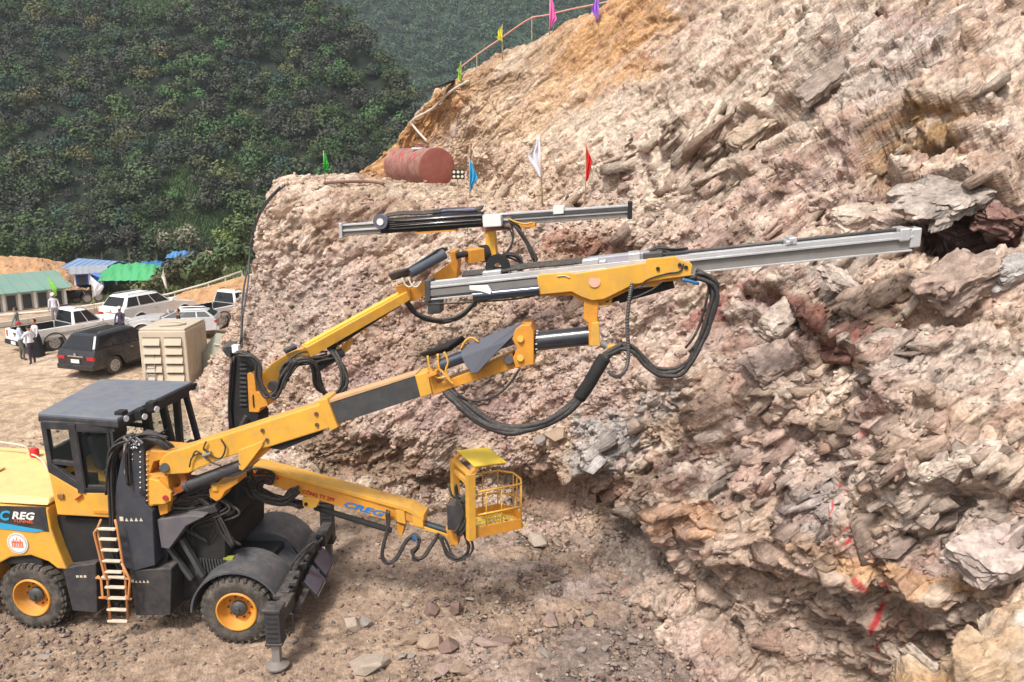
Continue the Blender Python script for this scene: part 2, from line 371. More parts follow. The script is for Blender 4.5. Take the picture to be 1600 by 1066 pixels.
# second pass on the already broken surface, so that steep faces are broken too
def cell_area(P_):
    G_ = P_.reshape(NR, NC, 3); return np.linalg.norm(np.cross(np.gradient(G_, axis=1), np.gradient(G_, axis=0)), axis=2)
AR0 = cell_area(P0)
def damping(P_, k):
    q = np.clip(k*AR0/(cell_area(P_)+1e-9), .12, 1)
    for _ in range(3): q[1:-1] = np.minimum(q[1:-1], (q[:-2]+q[2:]+2*q[1:-1])/4); q[:, 1:-1] = (q[:, :-2]+q[:, 2:]+2*q[:, 1:-1])/4
    return q.ravel()
def relax(P_, it, lo, hi):
    G_ = P_.reshape(NR, NC, 3).copy(); w_ = sstep(lo, hi, cell_area(P_)/(AR0+1e-9))
    for _ in range(5): w_[1:-1] = np.maximum(w_[1:-1], (w_[:-2]+w_[2:]+2*w_[1:-1])/4); w_[:, 1:-1] = np.maximum(w_[:, 1:-1], (w_[:, :-2]+w_[:, 2:]+2*w_[:, 1:-1])/4)
    w_ = (w_*.8)[1:-1, 1:-1, None]
    for _ in range(it): G_[1:-1, 1:-1] += w_*((G_[2:, 1:-1]+G_[:-2, 1:-1]+G_[1:-1, 2:]+G_[1:-1, :-2])/4-G_[1:-1, 1:-1])
    return G_.reshape(-1, 3)
P1 = relax(P1, 26, 1.8, 3.2)
dm2 = damping(P1, 1.7)
N2 = grid_normals(P1, 9); P1 = P1.astype(np.float32)
PB = (P1+wq*.14+wp*.5) @ RM.T.astype(np.float32)
hB, fB, eB = frac(PB/np.array([1.5, .26, .7])+3.3, 2)
hC, fC, eC = frac((P1+wq*.08) @ RM.T.astype(np.float32)/np.array([.6, .13, .34])+1.7, 3)
hD, fD, eD = frac((P1+wq*.05)/np.array([.7, .6, .5])+5.1, 4)
kB = sstep(.0, .14, eB); kC = sstep(0, .18, eC); kD = sstep(0, .14, eD)
seam = fbm(PB/np.array([2.6, .22, 1.2]), 44, 3)
d2 = near*strat*(.10*(1-np.abs(seam)*3.2).clip(-1, 1))+near*strat*((.10*hB+.20*fB)*kB-.05*np.exp(-(eB/.05)**2))+near*(.35+.65*strat)*(.05*hC+.10*fC)*kC+(1-strat)*((.09*hD+.20*fD)*kD-.05*np.exp(-(eD/.06)**2))
P1 = P1+N2*(d2*dm2*rel*tame*(1-.6*flat_top))[:, None]
P1 = relax(P1, 5, 2.5, 4.5); dm3 = damping(P1, 2.4); N3 = grid_normals(P1, 3); P1 = P1.astype(np.float32)
hE, fE, eE = frac(P1/.24+2.2, 5)
hF, fF, eF = frac((P1+wq*.02) @ RM.T.astype(np.float32)/np.array([.22, .07, .12]), 6)
kE = sstep(0, .2, eE)
d3 = (1-.6*strat)*(.04*hE+.08*fE)*kE+(.016*hF+.04*fF)*sstep(0, .2, eF)+.02*fbm(P1*4, 21, 3)
P1 = P1+N3*(d3*dm3*rel*tame*(1-.4*flat_top))[:, None]
del N3
# ---- colours ----
lin = lambda r, g, b: np.array([((c/255+.055)/1.055)**2.4 if c > 10 else c/3294 for c in (r, g, b)])
n1 = fbm(P0*.6+3, 31, 4); n2 = fbm(P0*1.7+9, 37, 4)
C = np.ones((len(P0), 3), np.float32)*np.array([.42, .325, .255])
def mixc(c, wgt): 
    global C
    wgt = np.clip(wgt, 0, 1)[:, None]; C = C*(1-wgt)+np.array(c)[None]*wgt
mixc((.52, .42, .355), sstep(-.1, .5, n1)); mixc((.33, .24, .20), sstep(.0, .5, -n1)*.8); mixc((.56, .48, .43), sstep(.15, .5, n2)*.5)
mixc((.37, .27, .255), sstep(.0, .4, fbm(P0*.9+20, 41, 3))*.6)
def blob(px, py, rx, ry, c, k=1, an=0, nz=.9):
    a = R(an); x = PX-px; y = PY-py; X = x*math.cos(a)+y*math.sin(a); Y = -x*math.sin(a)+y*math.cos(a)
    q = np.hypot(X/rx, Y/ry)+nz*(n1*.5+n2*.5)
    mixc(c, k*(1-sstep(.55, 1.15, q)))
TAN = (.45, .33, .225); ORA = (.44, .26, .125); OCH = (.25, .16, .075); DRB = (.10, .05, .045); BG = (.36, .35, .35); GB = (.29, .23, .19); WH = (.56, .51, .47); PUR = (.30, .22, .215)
blob(850,140,250,140,(.50,.37,.255),.95,-25); blob(625,225,95,60,ORA,.95,-50); blob(690,170,80,40,ORA,.7,-45); blob(720,130,130,34,ORA,.6,-38); blob(950,110,120,70,ORA,.4,-20); blob(960,40,120,55,ORA,.85,-25); blob(990,100,60,40,ORA,.5); blob(800,100,90,40,(.36,.27,.19),.7,-30)
blob(830,265,190,60,(.53,.42,.33),.85,-5); blob(660,300,250,14,(.47,.38,.29),.7,3); blob(1000,250,120,120,(.50,.43,.37),.7)
blob(1460,245,110,62,OCH,.9,-10,.7); blob(1380,260,50,60,(.30,.20,.12),.7); blob(1330,30,140,70,WH,.5,-30); blob(1400,120,150,60,(.42,.38,.36),.7,-30)
blob(1200,90,60,90,(.42,.33,.26),.6,40); blob(1150,230,90,30,(.25,.18,.14),.7,-32); blob(1280,105,80,18,(.15,.12,.11),.9,-38)  # dark strips along the diagonal ledge put its shadow into the colour
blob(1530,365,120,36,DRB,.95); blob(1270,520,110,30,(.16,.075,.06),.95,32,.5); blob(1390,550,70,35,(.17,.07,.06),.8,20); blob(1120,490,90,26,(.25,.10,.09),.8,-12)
blob(1300,450,90,40,WH,.5,-15); blob(1210,520,70,40,WH,.45,20); blob(1500,580,160,80,(.43,.38,.35),.6); blob(950,690,60,45,BG,.9,-20); blob(1040,630,70,30,BG,.6,-20)
blob(1270,800,60,50,BG,.55); blob(1330,730,60,40,BG,.4); blob(1480,800,120,60,(.46,.41,.38),.5,10); blob(1580,850,60,40,(.5,.42,.40),.7)
blob(1400,900,200,26,ORA,.75,18,.8); blob(1530,920,90,30,ORA,.7,15); blob(1080,800,110,26,(.42,.25,.15),.7,18); blob(1050,880,110,60,GB,.7,20); blob(1000,860,80,70,(.29,.26,.235),.7)
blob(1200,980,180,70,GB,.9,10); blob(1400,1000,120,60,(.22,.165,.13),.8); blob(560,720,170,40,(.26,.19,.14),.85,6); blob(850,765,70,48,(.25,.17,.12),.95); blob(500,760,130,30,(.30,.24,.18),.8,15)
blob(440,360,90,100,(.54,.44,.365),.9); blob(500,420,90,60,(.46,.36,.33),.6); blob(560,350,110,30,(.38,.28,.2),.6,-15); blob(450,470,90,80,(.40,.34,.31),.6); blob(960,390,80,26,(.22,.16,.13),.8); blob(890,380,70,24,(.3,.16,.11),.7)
blob(1000,560,120,60,(.46,.37,.33),.6,-15); blob(700,640,150,60,(.40,.29,.27),.7); blob(1100,260,60,25,(.3,.18,.13),.6,-35)
sm = fbm(PB/np.array([3.4, .30, 1.6])+4, 45, 4)
mixc((.20, .155, .125), strat*(1-earth)*sstep(.2, .4, sm)*.6); mixc((.57, .50, .435), strat*sstep(.08, .32, -sm)*.65)
blob(1200,130,260,150,(.54,.47,.40),.45,-30); blob(1030,230,160,110,(.55,.47,.395),.5)
# colour of the single blocks, darker along the cracks
jb = .5*hB*strat+.45*hD*(1-strat)+.30*hE+.25*hC
C *= np.clip(1+.34*jb, .45, 1.5)[:, None]
redm = ((hE > .72) & (hD > -.2)) | ((hC > .8) & (strat > .5))
mixc((.28, .16, .125), redm*.45)
C *= np.clip(1-.35*np.exp(-(eB/.05)**2)*strat-.2*np.exp(-(eE/.07)**2), .4, 1)[:, None]
# red survey paint
C *= np.array([1.05, 1.0, .955]); mixc((.46, .35, .285), low*sstep(-.3, .3, n2)*.45); Cpre = C.copy(); PDIST = np.full(len(P0), 1e9, np.float32)
def paint(pl, wd, k=.9):
    best = np.full(len(P0), 1e9, np.float32)
    for i in range(len(pl)-1):
        (x0, y0), (x1, y1) = pl[i], pl[i+1]; dx, dy = x1-x0, y1-y0
        tc = np.clip(((PX-x0)*dx+(PY-y0)*dy)/(dx*dx+dy*dy), 0, 1)
        best = np.minimum(best, np.hypot(PX-x0-tc*dx+n2*5, PY-y0-tc*dy+n1*4))
    PDIST[:] = np.minimum(PDIST, best)
    mixc((.42, .03, .04), k*(1-sstep(wd*.7, wd*1.15, best+1.5*np.abs(hC)))*(rowp > .9))
paint([(1368,930),(1372,990),(1366,1062)], 3.6); paint([(1340,860),(1345,900),(1368,925)], 3.0, .8)
paint([(1328,835),(1345,830),(1338,850),(1322,860),(1316,845),(1330,836)], 3.0); paint([(1316,845),(1318,870)], 2.6)
paint([(1345,850),(1355,862)], 2.6); paint([(1312,755),(1314,790),(1308,830)], 2.6, .8); paint([(1333,710),(1335,735)], 2.4, .7)
paint([(1370,655),(1362,690)], 1.8, .5); paint([(1355,520),(1362,580)], 1.8, .5); paint([(1390,550),(1400,570)], 1.8, .5)
paint([(1385,915),(1400,935),(1425,945)], 4.5, .7); paint([(1160,640),(1180,630)], 1.8, .5); paint([(1325,770),(1345,785)], 3.4, .6); paint([(1255,470),(1262,500)], 1.6, .4)
idx = np.arange(NR*NC).reshape(NR, NC)
F = np.stack([idx[:-1, :-1], idx[:-1, 1:], idx[1:, 1:], idx[1:, :-1]], -1).reshape(-1, 4)
MROCK = rock_mat('broken_rock')
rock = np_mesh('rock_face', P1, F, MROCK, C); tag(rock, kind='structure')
RP = P1.reshape(NR, NC, 3); RC = C.reshape(NR, NC, 3); RN = N
print('rock verts', len(P1))

# ======================= ground =======================
def gz(x, y):
    """smooth height of the open ground"""
    z = -2.6*sstep(47, 62, y)-3.2*sstep(75, 108, y)
    # spoil piled against the cut
    return z
def ground_patch(name, xs, ys, fine, mat_):
    X, Y = np.meshgrid(xs, ys); x = X.ravel(); y = Y.ravel(); n = len(x)
    P = np.stack([x, y, np.zeros(n)], 1).astype(np.float32)
    z = gz(x, y)
    px, py = to_px(np.stack([x, y, z], 1))
    a = fbm(P*.25, 5, 3); b = fbm(P*1.3, 6, 4)
    z = z+.10*a*fine+.05*b*fine
    yard = sstep(24, 27, y)+sstep(-7, -12, x)*0
    talus = sstep(560, 900, px)*sstep(760, 860, py)*(1-sstep(27, 30, y))
    if fine:
        h, f, e = frac(P/.30, 71); h2, f2, e2 = frac(P/.12, 72); h3, f3, e3 = frac(P/.7, 73)
        k = .25+.75*np.clip(talus+.4*sstep(.1, .4, a)*(y < 24), 0, 1)
        z = z+k*(.02*h+.07*f)*(h > -.3)+k*(.012*h2+.03*f2)+talus*(.10*f3+.04*h3)
        # wheel ruts of the yard
        for (x0, y0, x1, y1) in [(-34,27,-14,23.5),(-34,30,-12,26),(-30,34,-13,29),(-36,29,-16,25.5)]:
            dx, dy = x1-x0, y1-y0; l = math.hypot(dx, dy); d = ((x-x0)*dy-(y-y0)*dx)/l+.5*a
            for o_ in (-.8, .8): z = z-.05*np.exp(-((d-o_)/.22)**2)*(y > 20)
    else: h = h2 = np.zeros(n)
    Cg = np.ones((n, 3), np.float32)*np.array([.31, .225, .165])
    def mx(c, w_):
        nonlocal Cg
        w_ = np.clip(w_, 0, 1)[:, None]; Cg = Cg*(1-w_)+np.array(c)*w_
    mx((.37, .28, .21), sstep(-.1, .4, a)); mx((.26, .185, .135), sstep(.05, .4, b)*.7)
    mx((.36, .28, .245), talus*sstep(-.2, .3, a+b)); mx((.22, .17, .145), talus*sstep(.1, .4, -a))
    ya = sstep(19, 25, y)*sstep(-8, -11, x); mx((.47, .345, .24), ya*(.75+.3*b)); mx((.55, .43, .32), ya*sstep(.1, .4, a)*.6)
    mx((.24, .23, .12), sstep(60, 66, y)*sstep(0, .3, a)*.8); mx((.10, .13, .05), sstep(86, 100, y)*.9)
    mx((.42, .22, .10), np.exp(-((px-30)/90)**2)*sstep(52, 56, y)*(1-sstep(70, 76, y)))
    Cg *= np.clip(1+.22*h+.16*h2, .5, 1.5)[:, None]
    o = np_mesh(name, np.stack([x, y, z], 1), grid_faces(len(ys), len(xs)), mat_, Cg); tag(o, kind='structure'); return o
def grid_faces(nr, nc):
    i = np.arange(nr*nc).reshape(nr, nc)
    return np.stack([i[:-1, :-1], i[:-1, 1:], i[1:, 1:], i[1:, :-1]], -1).reshape(-1, 4)
MGROUND = rock_mat('gravelly_earth', 1.3, .5, .28)
def geo(a, b, n): return a*(b/a)**(np.arange(n)/(n-1))
ys = np.concatenate([geo(6, 50, 700), geo(50.6, 125, 60)])
xsn = np.concatenate([np.linspace(-150, -42, 30, endpoint=False), np.linspace(-42, -17, 230, endpoint=False), np.linspace(-17, 7, 760), np.linspace(7.6, 60, 40)])
ground = ground_patch('ground', xsn, ys, 1.0, MGROUND)
# ======================= the drilling jumbo =======================
YEL = mat('machine_yellow', (.76, .39, .035), .40, dirt=.55, dcol=(.40, .26, .12), dscale=4.5, var=.14, coat=.15, bump=.06, bscale=30)
YEO = mat('machine_orange', (.71, .30, .022), .44, dirt=.5, dcol=(.28, .15, .07), dscale=4.5, var=.14, bump=.06, bscale=30)
PALE = mat('hood_skylit_yellow', (.80, .58, .22), .35, dirt=.3, dcol=(.55, .42, .22), dscale=1.4, var=.05)  # machine yellow made paler: sky glow on the hood top put into colour
CAN = mat('canopy_yellow', (.80, .58, .06), .4, dirt=.15, dcol=(.6, .42, .1), dscale=3)
BLK = mat('machine_black', (.020, .022, .029), .42, dirt=.35, dcol=(.12, .10, .085), dscale=2.5, var=.2)
BLM = mat('black_matt', (.012, .012, .013), .7, dirt=.25, dcol=(.10, .085, .07), dscale=3)
GRY = mat('roof_blue_grey', (.13, .155, .20), .45, dirt=.35, dcol=(.22, .21, .20), dscale=1.5, var=.06)
FEND = mat('fender_grey', (.055, .066, .082), .36, dirt=.5, dcol=(.13, .115, .10), dscale=1.8, var=.1)
DGR = mat('telescope_grey', (.06, .065, .07), .4, metal=.3, dirt=.35, dcol=(.14, .13, .12), dscale=3)
RUB = mat('tyre_rubber', (.028, .027, .026), .85, dirt=.8, dcol=(.20, .165, .13), dscale=5, bump=.3)
HOSE = mat('hose_black', (.018, .018, .02), .5, dirt=.3, dcol=(.07, .06, .055), dscale=6, bump=.3, bscale=90)
SIL = mat('aluminium', (.70, .70, .71), .38, metal=.75, dirt=.35, dcol=(.38, .36, .33), dscale=5, var=.1)
SDK = mat('feed_side_metal', (.30, .285, .27), .45, metal=.6, dirt=.5, dcol=(.22, .18, .15), dscale=4, var=.15)
STL = mat('steel_rod', (.62, .62, .63), .22, metal=1.0)
WHT = mat('white_paint', (.78, .78, .76), .5, dirt=.2, dcol=(.5, .45, .38))
RED = mat('red_lens', (.65, .03, .03), .3)
REDP = mat('red_letters', (.38, .012, .015), .5)
BLU = mat('blue_letters', (.02, .19, .50), .5)
CYA = mat('cyan_stripe', (.03, .35, .62), .5)
ORL = mat('orange_letters', (.72, .14, .04), .5)
RUNG = mat('ladder_rung', (.66, .58, .46), .6, dirt=.3)
ORP = mat('orange_pipe', (.60, .24, .07), .5, dirt=.3)
LAMP = mat('lamp_glass', (.85, .87, .9), .15)
GLS = bpy.data.materials.new('cab_glass'); GLS.use_nodes = True
_t = GLS.node_tree; _b = _t.nodes['Principled BSDF']; _b.inputs['Base Color'].default_value = (.5, .56, .55, 1); _b.inputs['Roughness'].default_value = .03
_tr = _t.nodes.new('ShaderNodeBsdfTransparent'); _tr.inputs[0].default_value = (.93, .95, .94, 1); _mx = _t.nodes.new('ShaderNodeMixShader'); _mx.inputs[0].default_value = .13
_b.inputs['Base Color'].default_value = (.05, .06, .06, 1)
_t.links.new(_tr.outputs[0], _mx.inputs[1]); _t.links.new(_b.outputs[0], _mx.inputs[2]); _t.links.new(_mx.outputs[0], _t.nodes['Material Output'].inputs[0])

def text_mesh(name, s, m, parent, p0, p1, h, nrm, bold=.0, shear=0, spacing=1.0, lift=.0):
    """letters lying on a surface: from p0 along p1-p0 fitted to that length, height h, facing nrm"""
    cu = bpy.data.curves.new(name, 'FONT'); cu.body = s; cu.offset = bold; cu.shear = shear; cu.space_character = spacing; cu.extrude = .002; cu.resolution_u = 2
    to = bpy.data.objects.new(name+'_c', cu); sc.collection.objects.link(to)
    bpy.context.view_layer.update(); dg = bpy.context.evaluated_depsgraph_get()
    me = bpy.data.meshes.new_from_object(to.evaluated_get(dg)); bpy.data.objects.remove(to)
    xs = [v.co.x for v in me.vertices]; ysv = [v.co.y for v in me.vertices]; x0, x1 = min(xs), max(xs); y0, y1 = min(ysv), max(ysv)
    p0, p1, nrm = Vector(p0), Vector(p1), Vector(nrm).normalized(); e = (p1-p0); ln = e.length; e.normalize(); up = nrm.cross(e)
    for v in me.vertices:
        a = (v.co.x-x0)/(x1-x0)*ln; b = (v.co.y-y0)/(y1-y0)*h; v.co = p0+e*a+up*b+nrm*(lift+.003+v.co.z)
    me.materials.clear(); me.materials.append(m)
    o = bpy.data.objects.new(name, me); sc.collection.objects.link(o); o.parent = parent; return o

JB = empty('drilling_jumbo', 'large yellow and black tunnel drilling rig with three booms standing in the rock cut', 'drilling rig', MO, MROT)
OUT = Vector((0, -1, 0))
def px_prism(pts, v0, v1): return MB().prism([L(x, y, v0) for x, y in pts], (0, v1-v0, 0))
# --- rear body ---
body = px_prism([(-190,772),(-60,783),(74,795),(80,828),(92,862),(104,890),(90,889),(76,878),(48,868),(16,871),(-8,884),(-30,925),(-190,930)], 0, 2.45).build('engine_cover', YEL, JB, .025)
hz = L(70, 790, 0).z
e0 = L(73, 788, .0)
hood = MB().prism([(-6.6, .0, 2.50), (e0.x+.02, .0, 2.50), (e0.x+.02, 2.42, 2.50), (-6.6, 2.42, 2.50)], (0, 0, 0), [(-6.5, .12, 2.66), (e0.x-.02, .10, 2.60), (e0.x-.02, 2.3, 2.60), (-6.5, 2.3, 2.66)]).build('hood', PALE, JB, .03)
MB().box((-5.4, 1.0, 2.67), (.5, .4, .03)).build('hatch', PALE, hood, .01)
px_prism([(-190,787),(-60,789),(70,793),(76,831),(-60,818),(-190,806)], -.012, .01).build('decal_panel', BLK, body)
px_prism([(-190,806),(0,817),(68,829),(55,832),(0,826),(-190,818)], -.018, .01).build('decal_stripe', CYA, body)
text_mesh('letters', 'C', CYA, body, L(1, 813, -.018), L(18, 814, -.018), .20, OUT, .035, .3)
text_mesh('letters', 'REG', WHT, body, L(19, 811, -.018), L(56, 813, -.018), .15, OUT, .035, .3)
text_mesh('letters', 'TUNNEL', ORL, body, L(22, 816, -.018), L(53, 818, -.018), .055, OUT, .02, .2)
c = L(28, 849, -.006); MB().cyl(c, c-Vector((0, .012, 0)), .205, 36).build('emblem', WHT, body)
em = MB()
for k in range(48):
    a0, a1 = 2*math.pi*k/48, 2*math.pi*(k+.62)/48
    em.prism([c+Vector((math.cos(a)*r, -.013, math.sin(a)*r)) for a, r in ((a0, .165), (a1, .165), (a1, .19), (a0, .19))], (0, -.003, 0))
em.build('emblem_ring', mat('emblem_grey', (.45, .47, .50), .6), body)
em = MB()
for dx, z0, z1, wdt in ((-.10, -.08, .05, .02), (-.065, -.08, .09, .016), (-.035, -.08, .06, .016), (0, -.09, .12, .014), (.035, -.08, .06, .016), (.065, -.08, .09, .016), (.10, -.08, .05, .02)):
    em.box(c+Vector((dx, -.015, (z0+z1)/2)), (wdt, .004, z1-z0))
em.box(c+Vector((0, -.015, .02)), (.22, .004, .014)); em.build('emblem_figure', ORL, body)
beacon_c = Vector((-3.75, .75, 2.62)); beacon_c = LZ(55, 716, 2.60)
bc = MB().lathe(beacon_c, (0, 0, 1), [(0, 0), (.07, 0), (.07, .05), (.09, .06), (.09, .17), (.07, .21), (0, .22)], 20).build('beacon', RED, hood, smooth='auto')
MB().lathe(beacon_c-Vector((0, 0, .005)), (0, 0, 1), [(0, 0), (.06, 0), (.06, .06), (0, .06)], 16).build('beacon_base', BLM, bc)
rl = MB(); rl.tube(spline([LZ(-40, 700, 2.62), LZ(-20, 690, 2.9), LZ(10, 692, 2.9), LZ(40, 698, 2.85), LZ(50, 712, 2.62)], 6), .022, 8)
rl.tube(spline([LZ(40, 708, 2.6), LZ(55, 712, 2.75), LZ(68, 722, 2.72), LZ(74, 735, 2.6)], 5), .018, 8)
rl.build('guard_rail', RUNG, hood, smooth=True)
# --- chassis ---
ch = MB()
ch.box((-3.9, 1.25, 1.05), (4.2, 1.2, .55)); ch.box((-4.9, 1.22, 1.5), (2.4, 2.3, .5)); ch.box((-1.0, 1.25, .95), (2.6, 1.0, .6))
ch.box((-2.6, 1.3, 1.75), (1.7, 2.2, .9))
chs = ch.build('chassis', BLM, JB, .02)
for (a, b, c_, d) in (((97,888),(150,880),(152,958),(113,955)), ((202,892),(268,888),(266,962),(212,962))):
    z0 = L(*a, .02).z
    bx = px_prism([a, b, c_, d], .02, .9).build('step_box', BLK, JB, .02)
mbx = MB()
for x in range(4):
    p = L(213+x*6, 909, .012); mbx.prism([p+Vector((-.025, 0, -.02)), p+Vector((.025, 0, -.02)), p+Vector((0, 0, .028))], (0, -.006, 0))
mbx.box(L(207, 908, .012), (.05, .008, .05)); mbx.build('warning_stickers', RUNG, JB)
mbx = MB()
for x in range(3): mbx.box(L(121+x*6, 901, .012), (.05, .008, .04))
mbx.build('warning_stickers', RUNG, JB)
# filter bottle and pipes behind the cab step
MB().lathe(L(110, 850, .35), (0, 0, 1), [(0, -.18), (.09, -.18), (.09, .14), (.11, .15), (.11, .22), (0, .22)], 20).build('filter', DGR, JB, smooth='auto')
# --- wheels ---
def wheel(x, y0, side):
    s = side; ax = Vector((0, s, 0)); c = Vector((x, y0, .64)); wd = .46   # y0 = outer face; side -1 looks at the camera
    r = .64
    prof = [(.37, 0), (.40, .015), (.50, .03), (.58, .02), (.62, -.02), (.64, -.07), (.64, -wd+.07), (.62, -wd+.02), (.5, -wd-.03), (.37, -wd)]
    root = MB().lathe(c, ax, prof, 56)
    n = 30
    for k in range(n):                       # tread blocks
        for rowk, off in ((0, 0), (1, .5)):
            a = 2*math.pi*(k+off)/n; d = Vector((math.cos(a), 0, math.sin(a))); tdir = Vector((-math.sin(a), 0, math.cos(a)))
            M = Matrix((tdir, ax, d)).transposed()
            root.box(c+d*.645-ax*(.10 if rowk == 0 else wd-.10), (.085, .17, .035), M @ Matrix.Rotation(R(18 if rowk else -18), 3, 'Z'))
            if rowk == 0: root.box(c+d*.60+ax*.005, (.05, .03, .07), M)
    t = root.build('wheel', RUB, JB, smooth='auto')
    rim = MB().lathe(c, ax, [(.375, -.30), (.375, .02), (.36, .035), (.345, .035), (.33, .0), (.31, -.12), (.26, -.17), (.17, -.17), (.16, -.14), (.0, -.14)], 48).build('rim', YEO, t, smooth='auto')
    hb = MB().lathe(c-ax*.14, ax, [(.15, 0), (.15, .05), (.11, .09), (.05, .10), (.045, .14), (0, .14)], 24)
    for k in range(10):
        a = 2*math.pi*k/10; q = c+Vector((math.cos(a)*.21, 0, math.sin(a)*.21))-ax*.16; hb.cyl(q-ax*.02, q+ax*.02, .018, 8)
    hb.build('hub', DGR, t, smooth='auto')
    return t
FRONT0 = None
wheel(-3.95, .0, -1); wheel(-3.95, 2.46, 1)
# --- ladder ---
ld = MB()
def lad(pts, v): ld.tube([L(x, y, v) for x, y in pts], .022, 8)
lad([(158,812),(152,826),(168,905),(172,968)], -.16); lad([(180,812),(184,830),(196,905),(200,968)], -.16)
lad([(152,826),(147,832),(163,898),(168,903)], -.20); lad([(190,880),(203,905),(201,935),(196,930)], -.2); lad([(152,900),(158,905),(160,932),(168,934)], -.2)
lad([(150,903),(172,905)], -.18); lad([(155,934),(178,935),(206,936)], -.18); lad([(182,903),(203,905)], -.18)
ldo = ld.build('ladder', ORP, JB, smooth=True)
for (x0, x1, y) in ((153,181,826),(156,183,842),(159,186,859),(161,189,876),(163,191,893),(160,196,901),(165,196,917),(167,198,934),(168,199,952),(169,200,970)):
    a, b = L(x0, y, -.17), L(x1, y+1, -.17); MB().beam(a, b, .07, .035).build('rung', RUNG, ldo, .006)
# --- cab ---
cabx0, cabx1 = L(72, 700, .06).x, -1.95
cab = MB(); vN, vF = .06, 2.30; zb = 2.30; zt = 3.98
A0 = L(84, 806, vN); A1 = L(178, 812, vN); B0 = L(72, 738, vN); B1 = L(130, 770, vN); B2 = L(176, 770, vN)
zB0, zB1, zB2 = B0.z, B1.z, B2.z; xl = -3.33; xr = -2.06
cabo = MB().prism([(xl+.06, vN, zb), (xr+.02, vN, zb), (xr, vN, zB2), (B1.x, vN, zB1), (xl, vN, zB0)], (0, 2.2, 0)).build('cab', YEL, JB, .02)
# black upper part of the lower wall
MB().prism([(xl, vN-.004, zB0), (B1.x, vN-.004, zB1), (xr, vN-.004, zB2), (xr, vN-.004, zB2+.06), (B1.x+.06, vN-.004, zB1+.08), (xl, vN-.004, zB0+.24)], (0, .10, 0)).build('wall_panel', BLK, cabo, .01)
fr = MB()
def pil(x0, z0, x1, z1, y, wx=.11, wy=.10): fr.beam((x0, y, z0), (x1, y, z1), wx, wy, up=(1, 0, 0))
for y in (vN+.05, vF-.05):
    pil(xl+.05, zB0, xl+.02, 4.05, y); pil(-2.72, zB1, -2.76, 4.05, y, .16, .14); pil(xr-.02, zB2, xr-.0, 4.05, y, .12, .12)
    fr.beam((xl, y, 4.0), (xr+.1, y, 4.0), .12, .14); fr.beam((xl, y, zB0+.20), (-2.75, y, zB0+.16), .08, .08)
    fr.beam((-2.72, y, zB2+.06), (xr, y, zB2+.06), .08, .1)
# front frame: roof overhang to the far front corner, slanted pillar
fr.beam((xr+.05, vN+.05, 4.0), (-1.85, vF, 4.0), .1, .12); fr.beam((xl, vN+.05, 4.0), (xl, vF, 4.0), .1, .12)
fr.beam((-1.88, vF-.03, 4.02), L(310, 690, vF), .09, .10, up=(1, 0, 0)); fr.beam((-1.95, 1.55, 4.0), (-1.80, 1.55, 2.95), .09, .14, up=(1, 0, 0))
fr.beam((-1.86, vN+.1, 2.95), (-1.78, vF, 2.95), .12, .12); fr.beam((-1.86, .8, 2.62), (-1.80, vF, 2.72), .14, .6)
fr.beam((-1.9, vN+.1, 3.5), (-1.85, 1.55, 3.5), .03, .03)
fr.beam((xl+.03, vN+.1, zB0+.15), (xl+.03, vF, zB0+.15), .1, .5)
fro = fr.build('cab_frame', BLK, cabo, .008)
rf = [LZ(59, 651, 4.13), LZ(184, 660, 4.13), Vector((-1.86, .62, 4.13)), LZ(302, 601, 4.13), LZ(158, 597, 4.13)]
cr = MB().prism(rf, (0, 0, 0), [p+Vector((0, 0, .07)) for p in rf]); roof = cr.build('roof', GRY, cabo, .02)
MB().prism([p*.5+q*.5 for p, q in zip(rf, rf)], (0, 0, -.10)).build('roof_trim', BLK, roof, .01)
gl = [('window', [(xl+.10, zB0+.26), (-2.86, zB0+.22), (-2.88, 3.92), (xl+.08, 3.92)]), ('door_window', [(-2.62, zB2+.12), (xr-.08, zB2+.12), (xr-.06, 3.9), (-2.66, 3.9)])]
for nm, q in gl:
    for y in (vN+.03, vF-.03): MB().prism([(x, y, z) for x, z in q], (0, .012, 0)).build(nm, GLS, fro)
MB().prism([(-1.95, vN+.1, 3.94), (-1.90, vF-.1, 3.94), (-1.80, vF-.1, 3.0), (-1.86, vN+.1, 3.0)], (.012, 0, 0)).build('windscreen', GLS, fro)
dr_ = MB()
for y in (vN-.005,):
    q = [(-2.64, zB2+.05), (xr-.03, zB2+.05), (xr-.02, 3.93), (-2.68, 3.93)]
    for i in range(4): dr_.beam((q[i][0], y, q[i][1]), (q[(i+1) % 4][0], y, q[(i+1) % 4][1]), .045, .05, up=(0, 1, 0))
dr_.build('door_frame', BLM, cabo, .006)
MB().box(L(95, 776, vN-.02), (.12, .03, .10)).build('door_lock', mat('lock', (.25, .12, .04), .5), cabo, .01)
MB().beam(L(118, 781, vN-.03), L(128, 774, vN-.03), .03, .03).build('door_handle', REDP, cabo)
MB().beam((-2.55, vN-.01, 2.42), (xr, vN-.01, 2.42), .03, .07).build('side_step', YEO, cabo, .006)
st = MB(); st.box((-2.75, 1.1, 2.75), (.55, .55, .16)); st.prism([(-3.0, .85, 2.8), (-2.85, .85, 2.8), (-2.98, .85, 3.5), (-3.1, .85, 3.5)], (0, .5, 0)); st.box((-3.05, 1.1, 3.6), (.1, .28, .18))
st.build('seat', mat('seat_grey', (.07, .07, .075), .8), cabo, .04)
cs = MB(); cs.box((-2.15, 1.2, 2.75), (.3, 1.7, .5)); cs.box((-2.2, .6, 3.12), (.08, .5, .34)); cs.box((-2.2, 1.7, 3.12), (.08, .4, .3)); cs.box((-2.9, .3, 2.75), (.5, .3, .5))
cs.build('console', BLM, cabo, .02)
